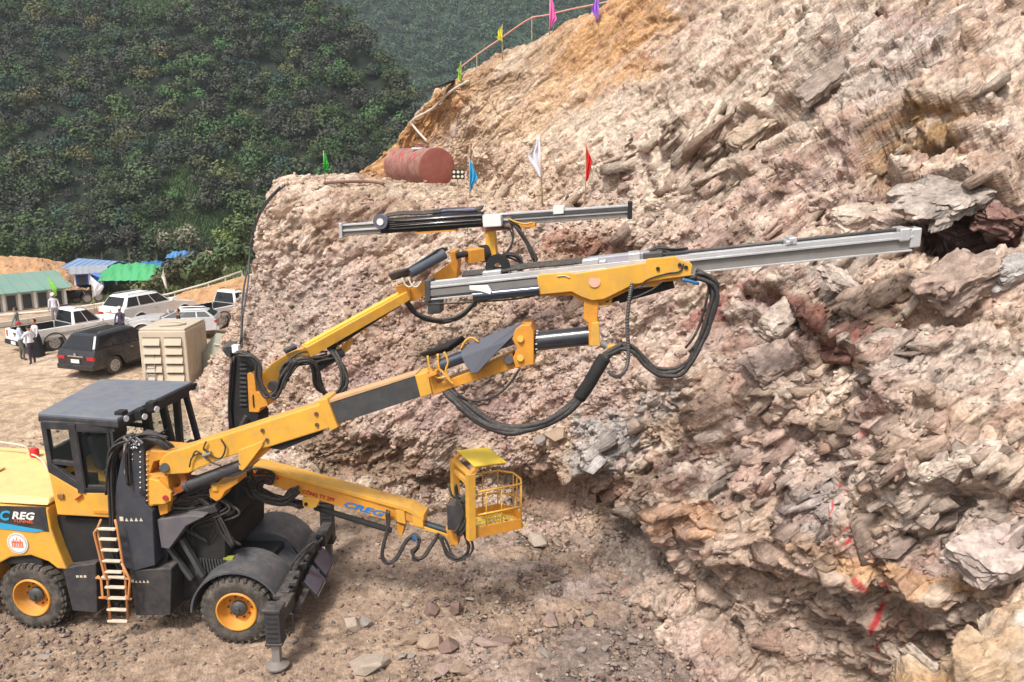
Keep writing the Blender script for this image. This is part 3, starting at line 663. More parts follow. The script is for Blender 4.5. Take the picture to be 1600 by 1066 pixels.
for i, (x, y) in enumerate(((192, 655), (221, 652), (240, 640))):
    p = L(x, y, .25+.28*i); lo = MB().box(p+Vector((-.02, 0, .06)), (.16, .18, .2)).build('work_lamp', BLM, cabo, .02)
    MB().cyl(p+Vector((.06, -.02, .02)), p+Vector((.09, -.03, .02)), .055, 16).build('lamp_glass', LAMP, lo)
lo = MB().box(LZ(300, 604, 4.05), (.14, .2, .12)).build('work_lamp', BLM, cabo, .02); MB().cyl(LZ(305, 606, 4.0), LZ(308, 607, 4.0), .05, 14).build('lamp_glass', LAMP, lo)
# --- near mast panel ---
mast = px_prism([(203,686),(224,692),(228,788),(238,800),(242,884),(207,893),(184,880),(180,765),(190,712)], .0, .55).build('boom_mast', mat('mast_blue_black', (.030, .036, .052), .45, dirt=.3, dcol=(.09, .085, .085), dscale=2, var=.15), JB, .015)
mb = MB()
for k in range(8): mb.cyl(L(219, 706+k*8, -.005), L(219, 706+k*8, -.02), .014, 8)
for k in range(3): mb.cyl(L(207, 702+k*8, -.005), L(207, 702+k*8, -.02), .01, 8)
mb.build('bolts', RUNG, mast)
mb = MB(); mb.box(L(190, 811, -.01), (.07, .008, .08))
for k in range(4):
    p = L(198+k*7.5, 812, -.008); mb.prism([p+Vector((-.033, 0, -.03)), p+Vector((.033, 0, -.03)), p+Vector((0, 0, .036))], (0, -.006, 0))
mb.build('warning_stickers', RUNG, mast)
MB().cyl(L(222, 770, 0), L(222, 770, -.03), .04, 14).build('plug', BLM, mast)
def hoses(name, px, v, r, parent, n=1, spread=.03, m=None, seed=0, sub=6):
    rd = random.Random(seed); mb = MB()
    for k in range(n):
        off = [Vector((rd.uniform(-1, 1), rd.uniform(-1, 1), rd.uniform(-1, 1)))*spread for _ in px] if n > 1 else [Vector()]*len(px)
        base = Vector((rd.uniform(-1, 1), rd.uniform(-1, 1), rd.uniform(-1, 1)))*spread*1.2 if n > 1 else Vector()
        vv = v if isinstance(v, (list, tuple)) else [v]*len(px)
        mb.tube(spline([L(x, y, q)+o*.5+base for (x, y), q, o in zip(px, vv, off)], sub), r, 8)
    return mb.build(name, m or HOSE, parent, smooth=True)
hoses('hose', [(186,890),(176,862),(172,800),(170,740),(172,705),(182,690),(205,683)], -.06, .022, mast, 5, .05, seed=1)
hoses('hose', [(172,770),(176,720),(190,695),(215,685),(245,688),(268,700),(274,712)], [.0, .0, .05, .1, .15, .2, .25], .022, mast, 6, .05, seed=2)
hoses('hose', [(200,760),(196,720),(199,695),(215,684),(240,682),(258,688)], -.05, .018, mast, 4, .04, seed=3)
mb = MB()
for k in range(9): mb.cyl(L(193+k*3.3, 682+(k % 3)*3, -.05), L(196+k*3.3, 687+(k % 3)*3, -.05), .028, 10)
for k in range(14): mb.cyl(L(200+(k % 5)*4, 688+(k//5)*5, -.03), L(202+(k % 5)*4, 691+(k//5)*5, -.05), .016, 8)
mb.build('hose_fitting', STL, mast, smooth='auto')
MB().prism([L(193, 692, -.03), L(199, 690, -.03), L(198, 715, -.03), L(194, 742, -.03), L(193, 715, -.03)], (0, .01, 0)).build('bracket_strip', SIL, mast)
# yellow swing bracket
sb = px_prism([(226,706),(234,704),(272,707),(272,714),(240,722),(234,740),(262,745),(266,778),(258,788),(232,792),(230,790)], .05, .55).build('swing_bracket', YEO, mast, .015)
px_prism([(232,748),(248,752),(267,770),(267,783),(256,788),(234,789)], -.02, .05).build('bracket_plate', YEL, sb, .01)
for x, y, r_ in ((247,744,.075),): MB().lathe(L(x, y+3, .12), (0, 0, 1), [(0, -.05), (r_+.03, -.05), (r_+.03, .06), (r_, .065), (r_*.6, .03), (0, .03)], 24).build('hinge_pin', YEL, sb, smooth='auto')
mb = MB()
for k in range(10): mb.cyl(L(229.5, 710+k*8, .045), L(229.5, 710+k*8, .02), .014, 8)
mb.build('bolts', RUNG, sb)
MB().cyl(L(258, 778, -.02), L(258, 778, -.06), .045, 18).build('bracket_pin', REDP, sb)
px_prism([(246,788),(262,786),(262,802),(250,806)], .1, .4).build('bracket_foot', YEO, sb, .01)
MB().lathe(L(276, 748, .22), (0, 1, 0), [(.13, -.09), (.24, -.09), (.24, .09), (.13, .09)], 32).build('swivel_ring', mat('dark_orange', (.33, .085, .015), .5), sb, smooth='auto')
# --- near boom ---
BV0, BV1 = .02, .40
boom = px_prism([(248,722),(256,712),(266,706),(290,700),(313,691),(340,683),(502,631),(510,630),(521,666),(519,668),(420,699),(385,706),(350,716),(313,731),(294,740),(262,742),(250,738)], BV0, BV1).build('boom', YEL, JB, .02)
px_prism([(496,626),(511,623),(528,668),(516,674)], BV0-.03, BV1+.03).build('boom_collar', YEL, boom, .012)
px_prism([(372,704),(412,689),(410,697),(384,731),(379,736),(373,733)], BV0-.03, BV0+.02).build('cylinder_lug', YEL, boom, .01)
px_prism([(412,690),(432,690),(425,700),(392,728),(384,731)], BV0+.1, BV1).build('cylinder_lug', YEO, boom, .01)
px_prism([(420,700),(500,672),(500,679),(440,704)], BV0+.06, BV1-.06).build('boom_underside', BLM, boom, .01)
MB().cyl(L(257, 731, BV0), L(257, 731, BV0-.05), .085, 24).build('pivot_pin', DGR, boom, .01)
for x, y in ((410,673),(417,688),(494,647),(495,664),(376,724)): MB().cyl(L(x, y, BV0-.005), L(x, y, BV0-.022), .035, 16).build('boom_bolt', mat('bolt_dark', (.10, .04, .03), .5), boom)
for pts in ([(318,700),(330,712),(345,716),(352,700),(345,686)], [(300,716),(306,705),(318,712),(330,722),(345,728)], [(296,730),(300,715),(312,708)], [(322,690),(318,702),(326,706)]):
    hoses('hose', pts, -.03, .014, boom)
MB().cyl(L(317, 712, -.02), L(330, 708, -.02), .035, 10).build('valve', SDK, boom)
# lift cylinder
b0, b1 = L(292, 758, .2), L(384, 724, .2)
lc = MB().cyl(b0, b1, .10, 28).build('lift_cylinder', mat('cylinder_grey', (.07, .075, .09), .3, metal=.4, dirt=.3, dcol=(.14, .13, .12)), boom, smooth='auto')
MB().cyl(L(266, 774, .2), b0, .055, 20).build('cylinder_rod', STL, lc, smooth='auto'); MB().cyl(b0-(b1-b0)*.02, b0+(b1-b0)*.05, .115, 24).build('cylinder_head', DGR, lc, smooth='auto')
# telescopic section
tel = px_prism([(511,630),(650,588),(657,620),(523,664)], BV0+.03, BV1-.03).build('telescopic_section', DGR, boom, .008)
px_prism([(509,627),(650,584),(650,587),(511,631)], BV0+.02, BV1-.02).build('wear_strip', mat('tan_strip', (.60, .36, .17), .5, dirt=.4), tel)
h2 = px_prism([(648,587),(668,581),(675,616),(657,622)], BV0-.01, BV1+.01).build('boom_head', YEL, boom, .015)
px_prism([(666,582),(674,580),(684,600),(742,578),(800,552),(806,575),(772,586),(702,608),(676,619)], BV0+.04, BV1-.04).build('boom_head_arm', YEO, h2, .012)
MB().beam(L(672, 584, .1), L(686, 578, .1), .4, .04).build('head_plate', YEO, h2)
MB().cyl(L(690, 570, .05), L(806, 527, .05), .10, 28).build('rotation_cylinder', mat('cylinder_blue_black', (.03, .04, .065), .22, coat=.5, dirt=.2), h2, smooth='auto')
px_prism([(805,515),(815,508),(829,508),(834,520),(834,570),(806,576),(801,560),(808,545),(800,530)], -.06, .45).build('head_bracket', YEO, h2, .015)
for x, y in ((813,530),(813,560)): MB().cyl(L(x, y, -.06), L(x, y, -.10), .055, 20).build('head_pin', YEL, h2, .01)
MB().cyl(L(795, 562, BV0+.03), L(795, 562, BV0-.02), .08, 22).build('pivot_pin', DGR, h2, .01)
# rubber flaps
def sheet(name, pts3, th, m, parent):
    return MB().prism(pts3, th).build(name, m, parent, .004)
FLAP = mat('rubber_flap', (.10, .105, .13), .7, dirt=.25, dcol=(.18, .17, .17), dscale=2)
fl = [L(720,546,-.02), L(735,538,-.02), L(772,520,-.0), L(814,504,.02), L(824,507,.02), L(806,520,-.04), L(792,534,-.10), L(766,560,-.16), L(746,582,-.18), L(738,583,-.18), L(728,572,-.14), L(722,558,-.1)]
fc = sum(fl, Vector())/len(fl)+Vector((0, -.06, .02)); fv = fl+[fc]+[p+Vector((0, .02, -.015)) for p in fl]+[fc+Vector((0, .02, -.015))]; nf = len(fl)
ff = [(i, (i+1) % nf, nf) for i in range(nf)]+[(nf+1+(i+1) % nf, nf+1+i, 2*nf+1) for i in range(nf)]+[(i, nf+1+i, nf+1+(i+1) % nf, (i+1) % nf) for i in range(nf)]
MB().add(fv, ff).build('rubber_flap', FLAP, h2)
sheet('rubber_flap', [L(656,552,.0), L(700,541,.0), L(722,524,.05), L(727,529,.25), L(704,546,.3), L(664,556,.3)], (0, 0, -.03), BLM, h2)
for pts in ([(668,556),(672,575),(682,590),(700,588)], [(684,553),(686,575),(692,582),(702,594),(708,600)], [(694,550),(700,565),(697,580),(706,600)], [(720,545),(728,532),(738,528),(748,535)]):
    hoses('cable', pts, -.04, .018, h2, m=YEL)
# boom tube and feed post
tb = MB().cyl(L(832, 534, .2), L(926, 524, .2), .155, 36).build('rotation_tube', mat('tube_black', (.022, .026, .036), .18, coat=.7, dirt=.12), boom, smooth='auto')
MB().cyl(L(830, 534.5, .2), L(837, 534, .2), .20, 32).build('tube_flange', BLM, tb, smooth='auto')
mb = MB()
for k in range(12):
    a = 2*math.pi*k/12; o_ = Vector((0, math.cos(a)*.175, math.sin(a)*.175)); p = L(838, 534, .2)+o_; MB().cyl(p, p+Vector((.03, 0, 0)), .014, 8).build('flange_bolt', STL, tb)
post = px_prism([(912,464),(936,466),(934,500),(937,541),(920,541),(919,505),(912,500)], .0, .40).build('feed_post', YEO, boom, .02)
px_prism([(924,505),(936,503),(938,541),(922,541)], -.04, .0).build('post_cap', YEL, post, .01)
px_prism([(936,463),(950,460),(957,468),(954,477),(936,478)], .08, .30).build('post_ear', YEL, post, .01)
MB().cyl(L(948, 469, .08), L(948, 469, .05), .035, 14).build('ear_pin', BLM, post)
fcyl = MB().cyl(L(966, 466, .18), L(1052, 442, .18), .085, 20)
fcyl.cyl(L(950, 471, .18), L(968, 465, .18), .045, 14); fcyl.cyl(L(985, 452, .1), L(1035, 440, .1), .05, 14)
fcyl.build('tilt_cylinder', BLM, post, smooth='auto')
MB().cyl(L(939, 536, .0), L(948, 541, .0), .06, 14).build('swivel_fitting', SDK, post, smooth='auto')
MB().box(L(957, 543, 0), (.18, .12, .1)).build('hose_clamp', YEL, post, .02)
MB().box(L(966, 548, 0), (.1, .1, .12)).build('hose_clamp', YEL, post, .02)
# --- near feed ---
FV = .05
fa, fb = L(664, 452, FV), L(1440, 371, FV)
def feed_beam(a, b, f0, f1, dy0, dy1, dz0, dz1):
    p, q = a.lerp(b, f0), a.lerp(b, f1)
    return [p+Vector((0, dy0, dz0)), q+Vector((0, dy0, dz0)), q+Vector((0, dy0, dz1)), p+Vector((0, dy0, dz1))], (0, dy1-dy0, 0)
fd = MB()
for z0, z1, y0, y1 in ((-.13, .0, .04, .30), (-.0, .035, .0, .34), (.035, .10, .03, .07), (.035, .075, .27, .31), (-.16, -.13, .0, .34)):
    pts, off = feed_beam(fa, fb, 0, .985, y0, y1, z0, z1); fd.prism(pts, off)
feed = MB(); pts, off = feed_beam(fa, fb, 0, .985, .04, .30, -.16, .0); feed.prism(pts, off)
feed = feed.build('drill_feed', SDK, JB, .008)
for z0, z1, y0, y1 in ((.002, .035, -.01, .35), (.037, .105, .0, .05), (.037, .085, .29, .33), (-.19, -.163, .0, .34)):
    mb = MB(); pts, off = feed_beam(fa, fb, 0, .985, y0, y1, z0, z1); mb.prism(pts, off); mb.build('feed_rail', SIL, feed, .004)
mb = MB(); pts, off = feed_beam(fa, fb, 0, .27, -.012, .0, -.12, -.02); mb.prism(pts, off); mb.build('side_cover', SDK, feed)
mb = MB(); pts, off = feed_beam(fa, fb, .0, .012, -.03, .37, -.20, .14); mb.prism(pts, off); pts, off = feed_beam(fa, fb, .004, .032, .02, .32, -.42, -.20); mb.prism(pts, off); mb.build('feed_foot', DGR, feed, .01)
mb = MB(); pts, off = feed_beam(fa, fb, .958, .978, -.03, .37, -.03, .16); mb.prism(pts, off); pts, off = feed_beam(fa, fb, .98, 1.0, .0, .34, -.14, .14); mb.prism(pts, off); mb.build('drill_guide', SIL, feed, .02)
for f0, f1, z1 in ((.742, .758, .16), (.748, .764, .2)):
    mb = MB(); pts, off = feed_beam(fa, fb, f0, f1, -.02, .36, .09, z1); mb.prism(pts, off); mb.build('mid_guide', SIL, feed, .015)
mb = MB(); mb.cyl(fa.lerp(fb, .50)+Vector((0, .17, .13)), fa.lerp(fb, .99)+Vector((0, .17, .13)), .028, 10); mb.build('drill_rod', DGR, feed, smooth=True)
rd_ = MB(); pts, off = feed_beam(fa, fb, .345, .475, .06, .30, .08, .21); rd_.prism(pts, off); rdo = rd_.build('rock_drill', mat('drill_grey', (.38, .38, .45), .4, metal=.3, dirt=.3), feed, .02)
for f0, f1, z1 in ((.335, .37, .20), (.37, .385, .16), (.43, .455, .22), (.46, .50, .20)):
    mb = MB(); pts, off = feed_beam(fa, fb, f0, f1, .0, .34, .09, z1); mb.prism(pts, off); mb.build('drill_housing', SIL if f0 < .45 else DGR, rdo, .02)
hoses('drill_hose', [(1010,398),(1030,388),(1050,390),(1075,388)], .25, .016, rdo, 4, .05, seed=77)
mb = MB()
for k in range(5):
    q = [fa.lerp(fb, f)+Vector((0, .05+.05*k, z+.01*k)) for f, z in ((.08, .14), (.15, .14), (.22, .16), (.30, .15), (.36, .16))]; mb.tube(spline(q, 5), .018, 8)
mb.build('feed_hoses', HOSE, feed, smooth=True)
mb = MB(); pts, off = feed_beam(fa, fb, .125, .165, .0, .34, .10, .18); mb.prism(pts, off); mb.build('hose_guide', SIL, feed, .015)
mb = MB(); mb.lathe(fa.lerp(fb, .155)+Vector((.0, .17, .22)), (0, 1, 0), [(.06, -.06), (.19, -.06), (.19, -.04), (.15, -.03), (.15, .03), (.19, .04), (.19, .06), (.06, .06)], 28); mb.build('hose_reel', BLM, feed, smooth='auto')
mb = MB(); mb.cyl(L(740, 463, -.03), L(843, 453, -.03), .085, 20); mb.build('feed_cylinder', mat('cyl_blueblack2', (.025, .032, .05), .25, coat=.5), feed, smooth='auto')
mb = MB(); mb.prism([L(*q, -.12) for q in ((733,447),(762,446),(768,455),(766,460),(750,455),(734,453))], (0, .04, 0)); mb.build('hook_plate', WHT, feed)
hoses('feed_cable', [(668,476),(740,472),(800,468),(842,461)], -.03, .014, feed)
crd = px_prism([(839,433),(843,429),(890,426),(897,428),(1008,411),(1011,405),(1056,401),(1062,406),(1078,410),(1082,414),(1080,431),(1040,436),(990,445),(960,460),(943,468),(925,470),(908,464),(893,456),(842,461)], -.06, .02).build('feed_cradle', YEL, feed, .012)
px_prism([(842,440),(893,438),(1008,416),(1080,415),(1078,436),(1030,442),(1025,448),(985,453),(960,465),(943,473),(925,476),(906,470),(893,462),(843,463)], .02, .42).build('cradle_box', YEO, crd, .012)
MB().cyl(L(929, 440, -.06), L(929, 440, -.068), .09, 24).build('cradle_badge', mat('badge_pink', (.62, .36, .26), .5), crd)
mb = MB(); mb.tube(spline([L(870,432,-.07), L(882,431,-.07), L(890,434,-.07)], 4), .01, 6); mb.build('cradle_cable', RUNG, crd)
for x, y in ((1062,414),(1072,418),(1028,420)): MB().cyl(L(x, y, -.06), L(x, y, -.08), .03, 12).build('cradle_bolt', BLM, crd)
hoses('cradle_cable', [(1000,450),(1010,438),(1040,428),(1062,424),(1068,412)], -.08, .012, crd)
# hoses of the near boom
bh = hoses('hose_bundle', [(694,603),(706,616),(722,632),(745,651),(772,665),(800,670),(832,667),(862,655),(890,636),(912,612),(930,584),(944,560),(958,548),(968,542)], [.2, .1, 0, -.05, -.1, -.1, -.1, -.1, -.1, -.1, -.1, -.08, -.05, -.05], .048, boom, 6, .05, seed=5)
hoses('hose_wrap', [(905,622),(920,600),(934,576),(945,558)], -.12, .105, bh, m=BLM)
hoses('hose_bundle', [(962,540),(980,541),(994,550),(1006,566),(1022,579),(1040,583),(1060,578),(1077,562),(1090,542),(1100,515),(1108,488),(1115,462),(1112,442),(1100,431),(1084,428)], -.05, .032, boom, 6, .05, seed=6)
hoses('hose', [(1075,436),(1095,436),(1108,450),(1106,480),(1098,510),(1088,530),(1075,548)], -.0, .02, boom, 3, .04, seed=8)
hoses('blue_hose', [(1066,437),(1080,440),(1092,444)], -.05, .025, boom, m=mat('blue_hose', (.03, .16, .4), .4))
mb = MB(); q = spline([L(x, y, -.12) for x, y in ((988,442),(983,470),(980,510),(982,545),(980,570),(972,585),(960,588),(950,580))], 16)
mb.tube(q, [(.034 if k % 2 else .026) for k in range(len(q))], 10); mb.build('ribbed_hose', mat('ribbed_grey', (.10, .095, .09), .5, metal=.3), boom, smooth=False)
hoses('hose', [(712,612),(728,623),(748,626),(775,618),(796,600),(812,576)], -.05, .02, boom)
hoses('hose', [(1035,440),(1020,452),(1000,462),(985,470),(978,500)], -.1, .014, boom)
hoses('hose', [(1018,448),(1000,449),(980,455)], -.1, .014, boom)
# --- basket boom ---
bv = 1.15
bb = px_prism([(394,731),(446,744),(553,774),(636,798),(660,812),(661,821),(628,812),(608,814),(540,795),(470,774),(446,766),(398,750)], bv-.13, bv+.16).build('basket_boom', YEO, JB, .015)
px_prism([(396,727),(446,740),(553,770),(640,794),(662,806),(662,814),(636,800),(553,776),(446,746),(394,732)], bv-.17, bv+.20).build('boom_top_plate', YEL, bb, .008)
text_mesh('letters', 'CÔNG TY 299', REDP, bb, L(472, 771, bv-.135), L(522, 784.5, bv-.135), .10, (0, -1, 0), .03)
text_mesh('letters', 'CREG', BLU, bb, L(537, 792, bv-.135), L(600, 809, bv-.135), .125, (0, -1, 0), .04, .3)
px_prism([(472,779),(480,776),(500,781),(494,793),(480,795),(473,791)], bv-.15, bv-.05).build('boom_lug', YEL, bb, .01)
MB().cyl(L(478, 788, bv-.15), L(478, 788, bv-.17), .035, 14).build('lug_pin', BLM, bb)
MB().cyl(L(405, 772, bv), L(475, 789, bv), .075, 18).build('lift_cylinder', BLM, bb, smooth='auto')
MB().cyl(L(492, 793, bv), L(612, 829, bv), .055, 16).build('inner_cylinder', BLM, bb, smooth='auto')
MB().cyl(L(655, 816, bv), L(712, 834, bv), .07, 20).build('inner_boom', mat('inner_dark', (.03, .04, .05), .3, coat=.4), bb, smooth='auto')
MB().beam(L(640, 817, bv-.12), L(708, 840, bv-.12), .04, .05).build('link_rod', YEL, bb, .006)
px_prism([(642,800),(660,806),(662,826),(646,822)], bv-.16, bv+.18).build('boom_sleeve', YEL, bb, .012); px_prism([(618,796),(632,799),(634,820),(620,816)], bv-.16, bv+.18).build('boom_sleeve', YEL, bb, .012)
px_prism([(618,818),(632,822),(628,838),(622,836)], bv-.1, bv+.1).build('hose_bracket', YEO, bb, .008)
px_prism([(696,826),(712,822),(716,852),(703,852)], bv-.15, bv+.12).build('tip_bracket', YEO, bb, .01)
hoses('control_hoses', [(398,740),(410,737),(425,742),(420,752),(405,750),(398,762)], bv-.2, .016, bb, 6, .06, seed=11)
hoses('control_hoses', [(385,748),(395,770),(412,782),(440,784),(455,774),(463,764)], bv-.2, .024, bb, 7, .06, seed=12)
hoses('control_hoses', [(380,760),(400,760),(420,772),(445,780),(470,788)], bv-.1, .02, bb, 5, .07, seed=13)
mb = MB()
for k in range(8): p = L(390+k*6, 736+(k % 3)*6+k, bv-.2); mb.cyl(p, p+Vector((.04, 0, .03)), .02, 8)
mb.build('hose_fitting', REDP, bb)
for pts, r_ in (([(607,800),(607,822),(600,852),(599,870),(607,880),(620,875),(632,855),(640,843),(648,838),(657,842),(655,854),(647,864),(650,873),(662,872),(674,858),(682,843),(686,836)], .038), ([(682,836),(690,840),(696,852),(702,866),(714,873),(728,870),(735,858),(733,845),(727,832),(722,815)], .034)):
    hoses('loop_hose', pts, bv-.22, r_*.62, bb, 4, .035, seed=14)
MB().cyl(L(645, 838, bv-.22), L(652, 842, bv-.22), .07, 12).build('hose_strap', mat('strap_blue', (.02, .09, .2), .5), bb)
# basket
e1 = Vector((.85, .527, 0)); e2 = Vector((.527, -.85, 0)); A = L(736, 843, .70); zf = A.z
zr = 3.33; A = Vector((A.x, .70, 0)); Ld, Wd = 1.08, .76
def bk(a, b, z): return A+e1*a-e2*b+Vector((0, 0, z))
bkt = MB()
for b in (0, Wd):
    bkt.beam(bk(0, b, zf), bk(0, b, zr-.12), .13, .15, up=e1)
bkt.beam(bk(0, 0, zf+1.05), bk(0, Wd, zf+1.05), .1, .1); bkt.beam(bk(0, 0, zr-.16), bk(0, Wd, zr-.16), .1, .06)
bko = bkt.build('basket', YEL, bb, .01)
mb = MB()
for b in (0, Wd): mb.beam(bk(0, b, zr-.14), bk(.14, b, zr-.01), .09, .06); mb.beam(bk(.1, b, zr-.02), bk(.62, b, zr-.02), .06, .04)
mb.build('canopy_arm', YEO, bko, .006)
MB().prism([bk(.06, -.06, zr), bk(.68, -.04, zr-.03), bk(.68, Wd+.04, zr-.03), bk(.06, Wd+.04, zr)], (0, 0, .025)).build('canopy', CAN, bko, .006)
kick = MB(); cut = .22
loop = [(0, 0), (Ld-cut*.4, 0), (Ld, cut), (Ld, Wd-cut), (Ld-cut, Wd), (0, Wd)]
for i in range(5): kick.beam(bk(*loop[i], zf+.11), bk(*loop[i+1], zf+.11), .025, .20)
kick.build('kick_plate', YEO, bko, .004)
fl_ = MB()
for i in range(9):
    a = .06+i*.125; fl_.beam(bk(a, .02, zf+.02), bk(a, Wd-.02, zf+.02), .05, .02)
for i in range(7): b = .06+i*.125; fl_.beam(bk(0, b, zf+.035), bk(Ld-.05, b, zf+.035), .045, .015)
fl_.build('grating', CAN, bko)
rls = MB()
for zz in (.44, .88):
    rls.tube([bk(a, b, zf+zz) for a, b in loop], .02, 8)
for a, b in ((.3, 0), (.6, 0), (Ld-.09, 0), (Ld, cut), (Ld, Wd/2), (Ld, Wd-cut), (Ld-cut, Wd), (.55, Wd), (.25, Wd)): rls.tube([bk(a, b, zf+.1), bk(a, b, zf+.88)], .013, 8)
rls.build('railing', YEL, bko, smooth=True)
MB().box(bk(.25, Wd-.1, zf+.75), (.12, .14, .2)).build('control_box', BLM, bko, .02)
hoses('control_hoses', [(708,760),(712,775),(722,785),(728,800),(722,820),(716,836)], [.75]*6, .022, bko, 5, .05, seed=15)
mb = MB(); mb.box(bk(-.12, Wd*.5, zf+.35), (.3, .3, .5)); mb.beam(L(708, 838, bv), bk(-.02, Wd*.5, zf+.15), .14, .16); mb.build('basket_mount', BLK, bko, .02)
# lower swivel lug (yellow) by the lift cylinder
lg = px_prism([(326,765),(336,757),(350,757),(372,748),(372,755),(352,768),(345,780),(338,784),(328,778)], .25, .6).build('slewing_lug', YEO, JB, .015)
MB().lathe(L(338, 761, .3), (0, 0, 1), [(0, -.04), (.09, -.04), (.09, .05), (.05, .055), (.04, .02), (0, .02)], 20).build('hinge_pin', YEL, lg, smooth='auto')
# --- front carrier ---
FRONT0 = set(sc.objects)
wheel(0, 0, -1); wheel(0, 2.46, 1)
fc_ = MB()
def arcfender(y0, y1, a0=200, a1=28, r=.83, th=.035):
    mb = MB(); c = Vector((0, 0, .60)); n = 18
    P_ = []
    for k in range(n+1):
        a = R(a0+(a1-a0)*k/n); rr = r if a < R(150) else r+.0
        P_.append(Vector((math.cos(a)*rr, 0, math.sin(a)*rr)))
    ins = [p*(1-th/r) for p in P_]
    pts = [c+p for p in P_]+[c+p for p in ins[::-1]]
    vs0 = [Vector((p.x, y0, p.z)) for p in pts]; n2 = len(pts)
    vs1 = [Vector((p.x, y1, p.z)) for p in pts]
    mb.add(vs0+vs1, [(i, (i+1) % n2, n2+(i+1) % n2, n2+i) for i in range(n2)]+[(i, i+1, n2-2-i, n2-1-i) for i in range(n)]+[(n2+i+1, n2+i, n2+n2-1-i, n2+n2-2-i) for i in range(n)])
    return mb
arcfender(-.03, .92, 178, 8).build('fender', FEND, JB, .008, smooth='auto'); arcfender(1.55, 2.50, 178, 8).build('fender', FEND, JB, .008, smooth='auto')
for y_ in (.90, 1.53): MB().prism([(-.80, y_, .75), (-.55, y_, 1.18), (-.2, y_, 1.40), (.2, y_, 1.40), (.55, y_, 1.18), (.80, y_, .72)], (0, .03, 0)).build('fender_side', FEND, JB, .006)
dk = MB().prism([(-.75, .74, 1.02), (-.2, .74, 1.22), (.28, .74, 1.22), (.75, .74, .86), (.75, .74, .6), (-.75, .74, .6)], (0, .98, 0)).build('front_deck', FEND, JB, .012)
MB().box((-.05, 1.05, 1.225), (.12, .06, .02)).build('deck_slot', BLM, dk); MB().box((-.1, 1.35, 1.225), (.1, .05, .02)).build('deck_slot', BLM, dk)
MB().box((.05, 1.23, 1.224), (.012, .98, .012)).build('deck_seam', BLM, dk)
bm_ = MB(); bm_.box((.84, 1.2, .78), (.16, 3.3, .22)); bm_.box((.78, 1.2, .95), (.2, 2.5, .08)); bm_.box((1.05, 1.2, .6), (.12, 2.2, .12))
bmo = bm_.build('front_beam', BLK, JB, .015)
for y0 in (.80, 1.55):
    g_ = MB().prism([(.98, y0, .78), (.98, y0+.6, .78), (1.2, y0+.6, .50), (1.2, y0, .50)], (.04, 0, .03)).build('lamp_guard', mat('lamp_panel', (.16, .15, .21), .2, metal=.4), bmo, .006)
    MB().beam((1.22, y0, .48), (1.22, y0+.6, .48), .05, .05).build('guard_edge', STL, g_)
    MB().beam((.96, y0, .80), (1.23, y0, .46), .05, .05).build('guard_arm', BLM, g_); MB().beam((.96, y0+.6, .80), (1.23, y0+.6, .46), .05, .05).build('guard_arm', BLM, g_)
hoses('hose', [(455,915),(462,895),(470,880),(488,862),(500,850)], .9, .02, bmo, 4, .06, seed=20)
hoses('hose', [(430,975),(436,955),(446,950),(452,935)], [-.4, -.3, 0, .3], .02, bmo, 3, .05, seed=21)
mb = MB()
for k in range(8): MB().box((.88+.04*(k % 2), .1+.32*k, .98), (.14, .12, .08)).build('beam_bracket', DGR, bmo, .01)
for yy, zt_ in ((-.66, 1.15), (3.08, 1.48)):
    s_n = -1 if yy < 0 else 1
    og = MB(); og.box((.90, yy, (zt_+.48)/2), (.26, .26, zt_-.48)); og.box((.90, yy, zt_-.02), (.32, .32, .06)); og.box((.90, yy, .5), (.30, .30, .05))
    og.beam((.93, yy-s_n*.1, .85), (.93, yy-s_n*.75, .85), .2, .26)
    ogo = og.build('outrigger', BLK, JB, .012)
    MB().box((.90, yy, .28), (.14, .14, .46)).build('outrigger_leg', SDK, ogo, .01)
    MB().lathe((.90, yy, .0), (0, 0, 1), [(0, .02), (.20, .02), (.20, .05), (.14, .08), (.09, .13), (0, .13)], 28).build('outrigger_foot', mat('foot_steel', (.20, .19, .18), .6, metal=.3, dirt=.6, dcol=(.25, .19, .14)), ogo, smooth='auto')
    hoses('hose', [(436,975),(444,965),(446,985),(440,1000)], yy+.1, .015, ogo) if yy < 0 else None
    mb = MB()
    for k in range(6): mb.box((.90, yy-.135, zt_-.16-.09*k), (.18, .012, .02))
    mb.build('outrigger_slot', BLM, ogo)
_T = Matrix.Translation((-.10, 1.23, 0)) @ Matrix.Rotation(R(6), 4, 'Z') @ Matrix.Translation((0, -1.23, 0))
for o_ in set(sc.objects)-FRONT0:
    o_.data.transform(_T)          # the front half is steered a little
# --- middle: articulation, grille, struts, hose nest ---
md = MB()
md.prism([L(245,815,.45), L(320,805,.45), L(352,835,.45), L(352,870,.45), L(330,905,.45), L(262,955,.45), L(240,900,.45)], (0, 1.7, 0))
md.box((-1.25, 1.3, 1.5), (.8, 1.5, .9)); md.box((-1.0, 1.6, 1.45), (.6, 1.2, .7))
mid = md.build('articulation_frame', BLM, JB, .02)
px_prism([(245,812),(297,806),(318,808),(290,822),(264,858),(252,856)], .1, .42).build('side_plate', mat('plate_grey', (.10, .10, .12), .4, dirt=.3), mid, .01)
px_prism([(240,800),(300,798),(335,790),(340,800),(300,812),(262,862),(262,890),(244,890)], .3, .5).build('mast_foot', BLK, mid, .015)
MB().beam(L(264, 856, .3), L(300, 905, .3), .10, .07).build('strut', DGR, mid, .008); MB().beam(L(284, 842, .3), L(318, 900, .3), .11, .08).build('strut', DGR, mid, .008)
mb = MB()
for k in range(11): mb.beam(L(304+k*4.6, 872+k*.3, .40), L(308+k*4.6, 898-k*.8, .40), .03, .03, up=(1, 0, 0))
mb.build('grille', DGR, mid)
MB().box(L(358, 872, .5), (.18, .1, .05)).build('sticker', mat('olive', (.3, .33, .05), .6), mid)
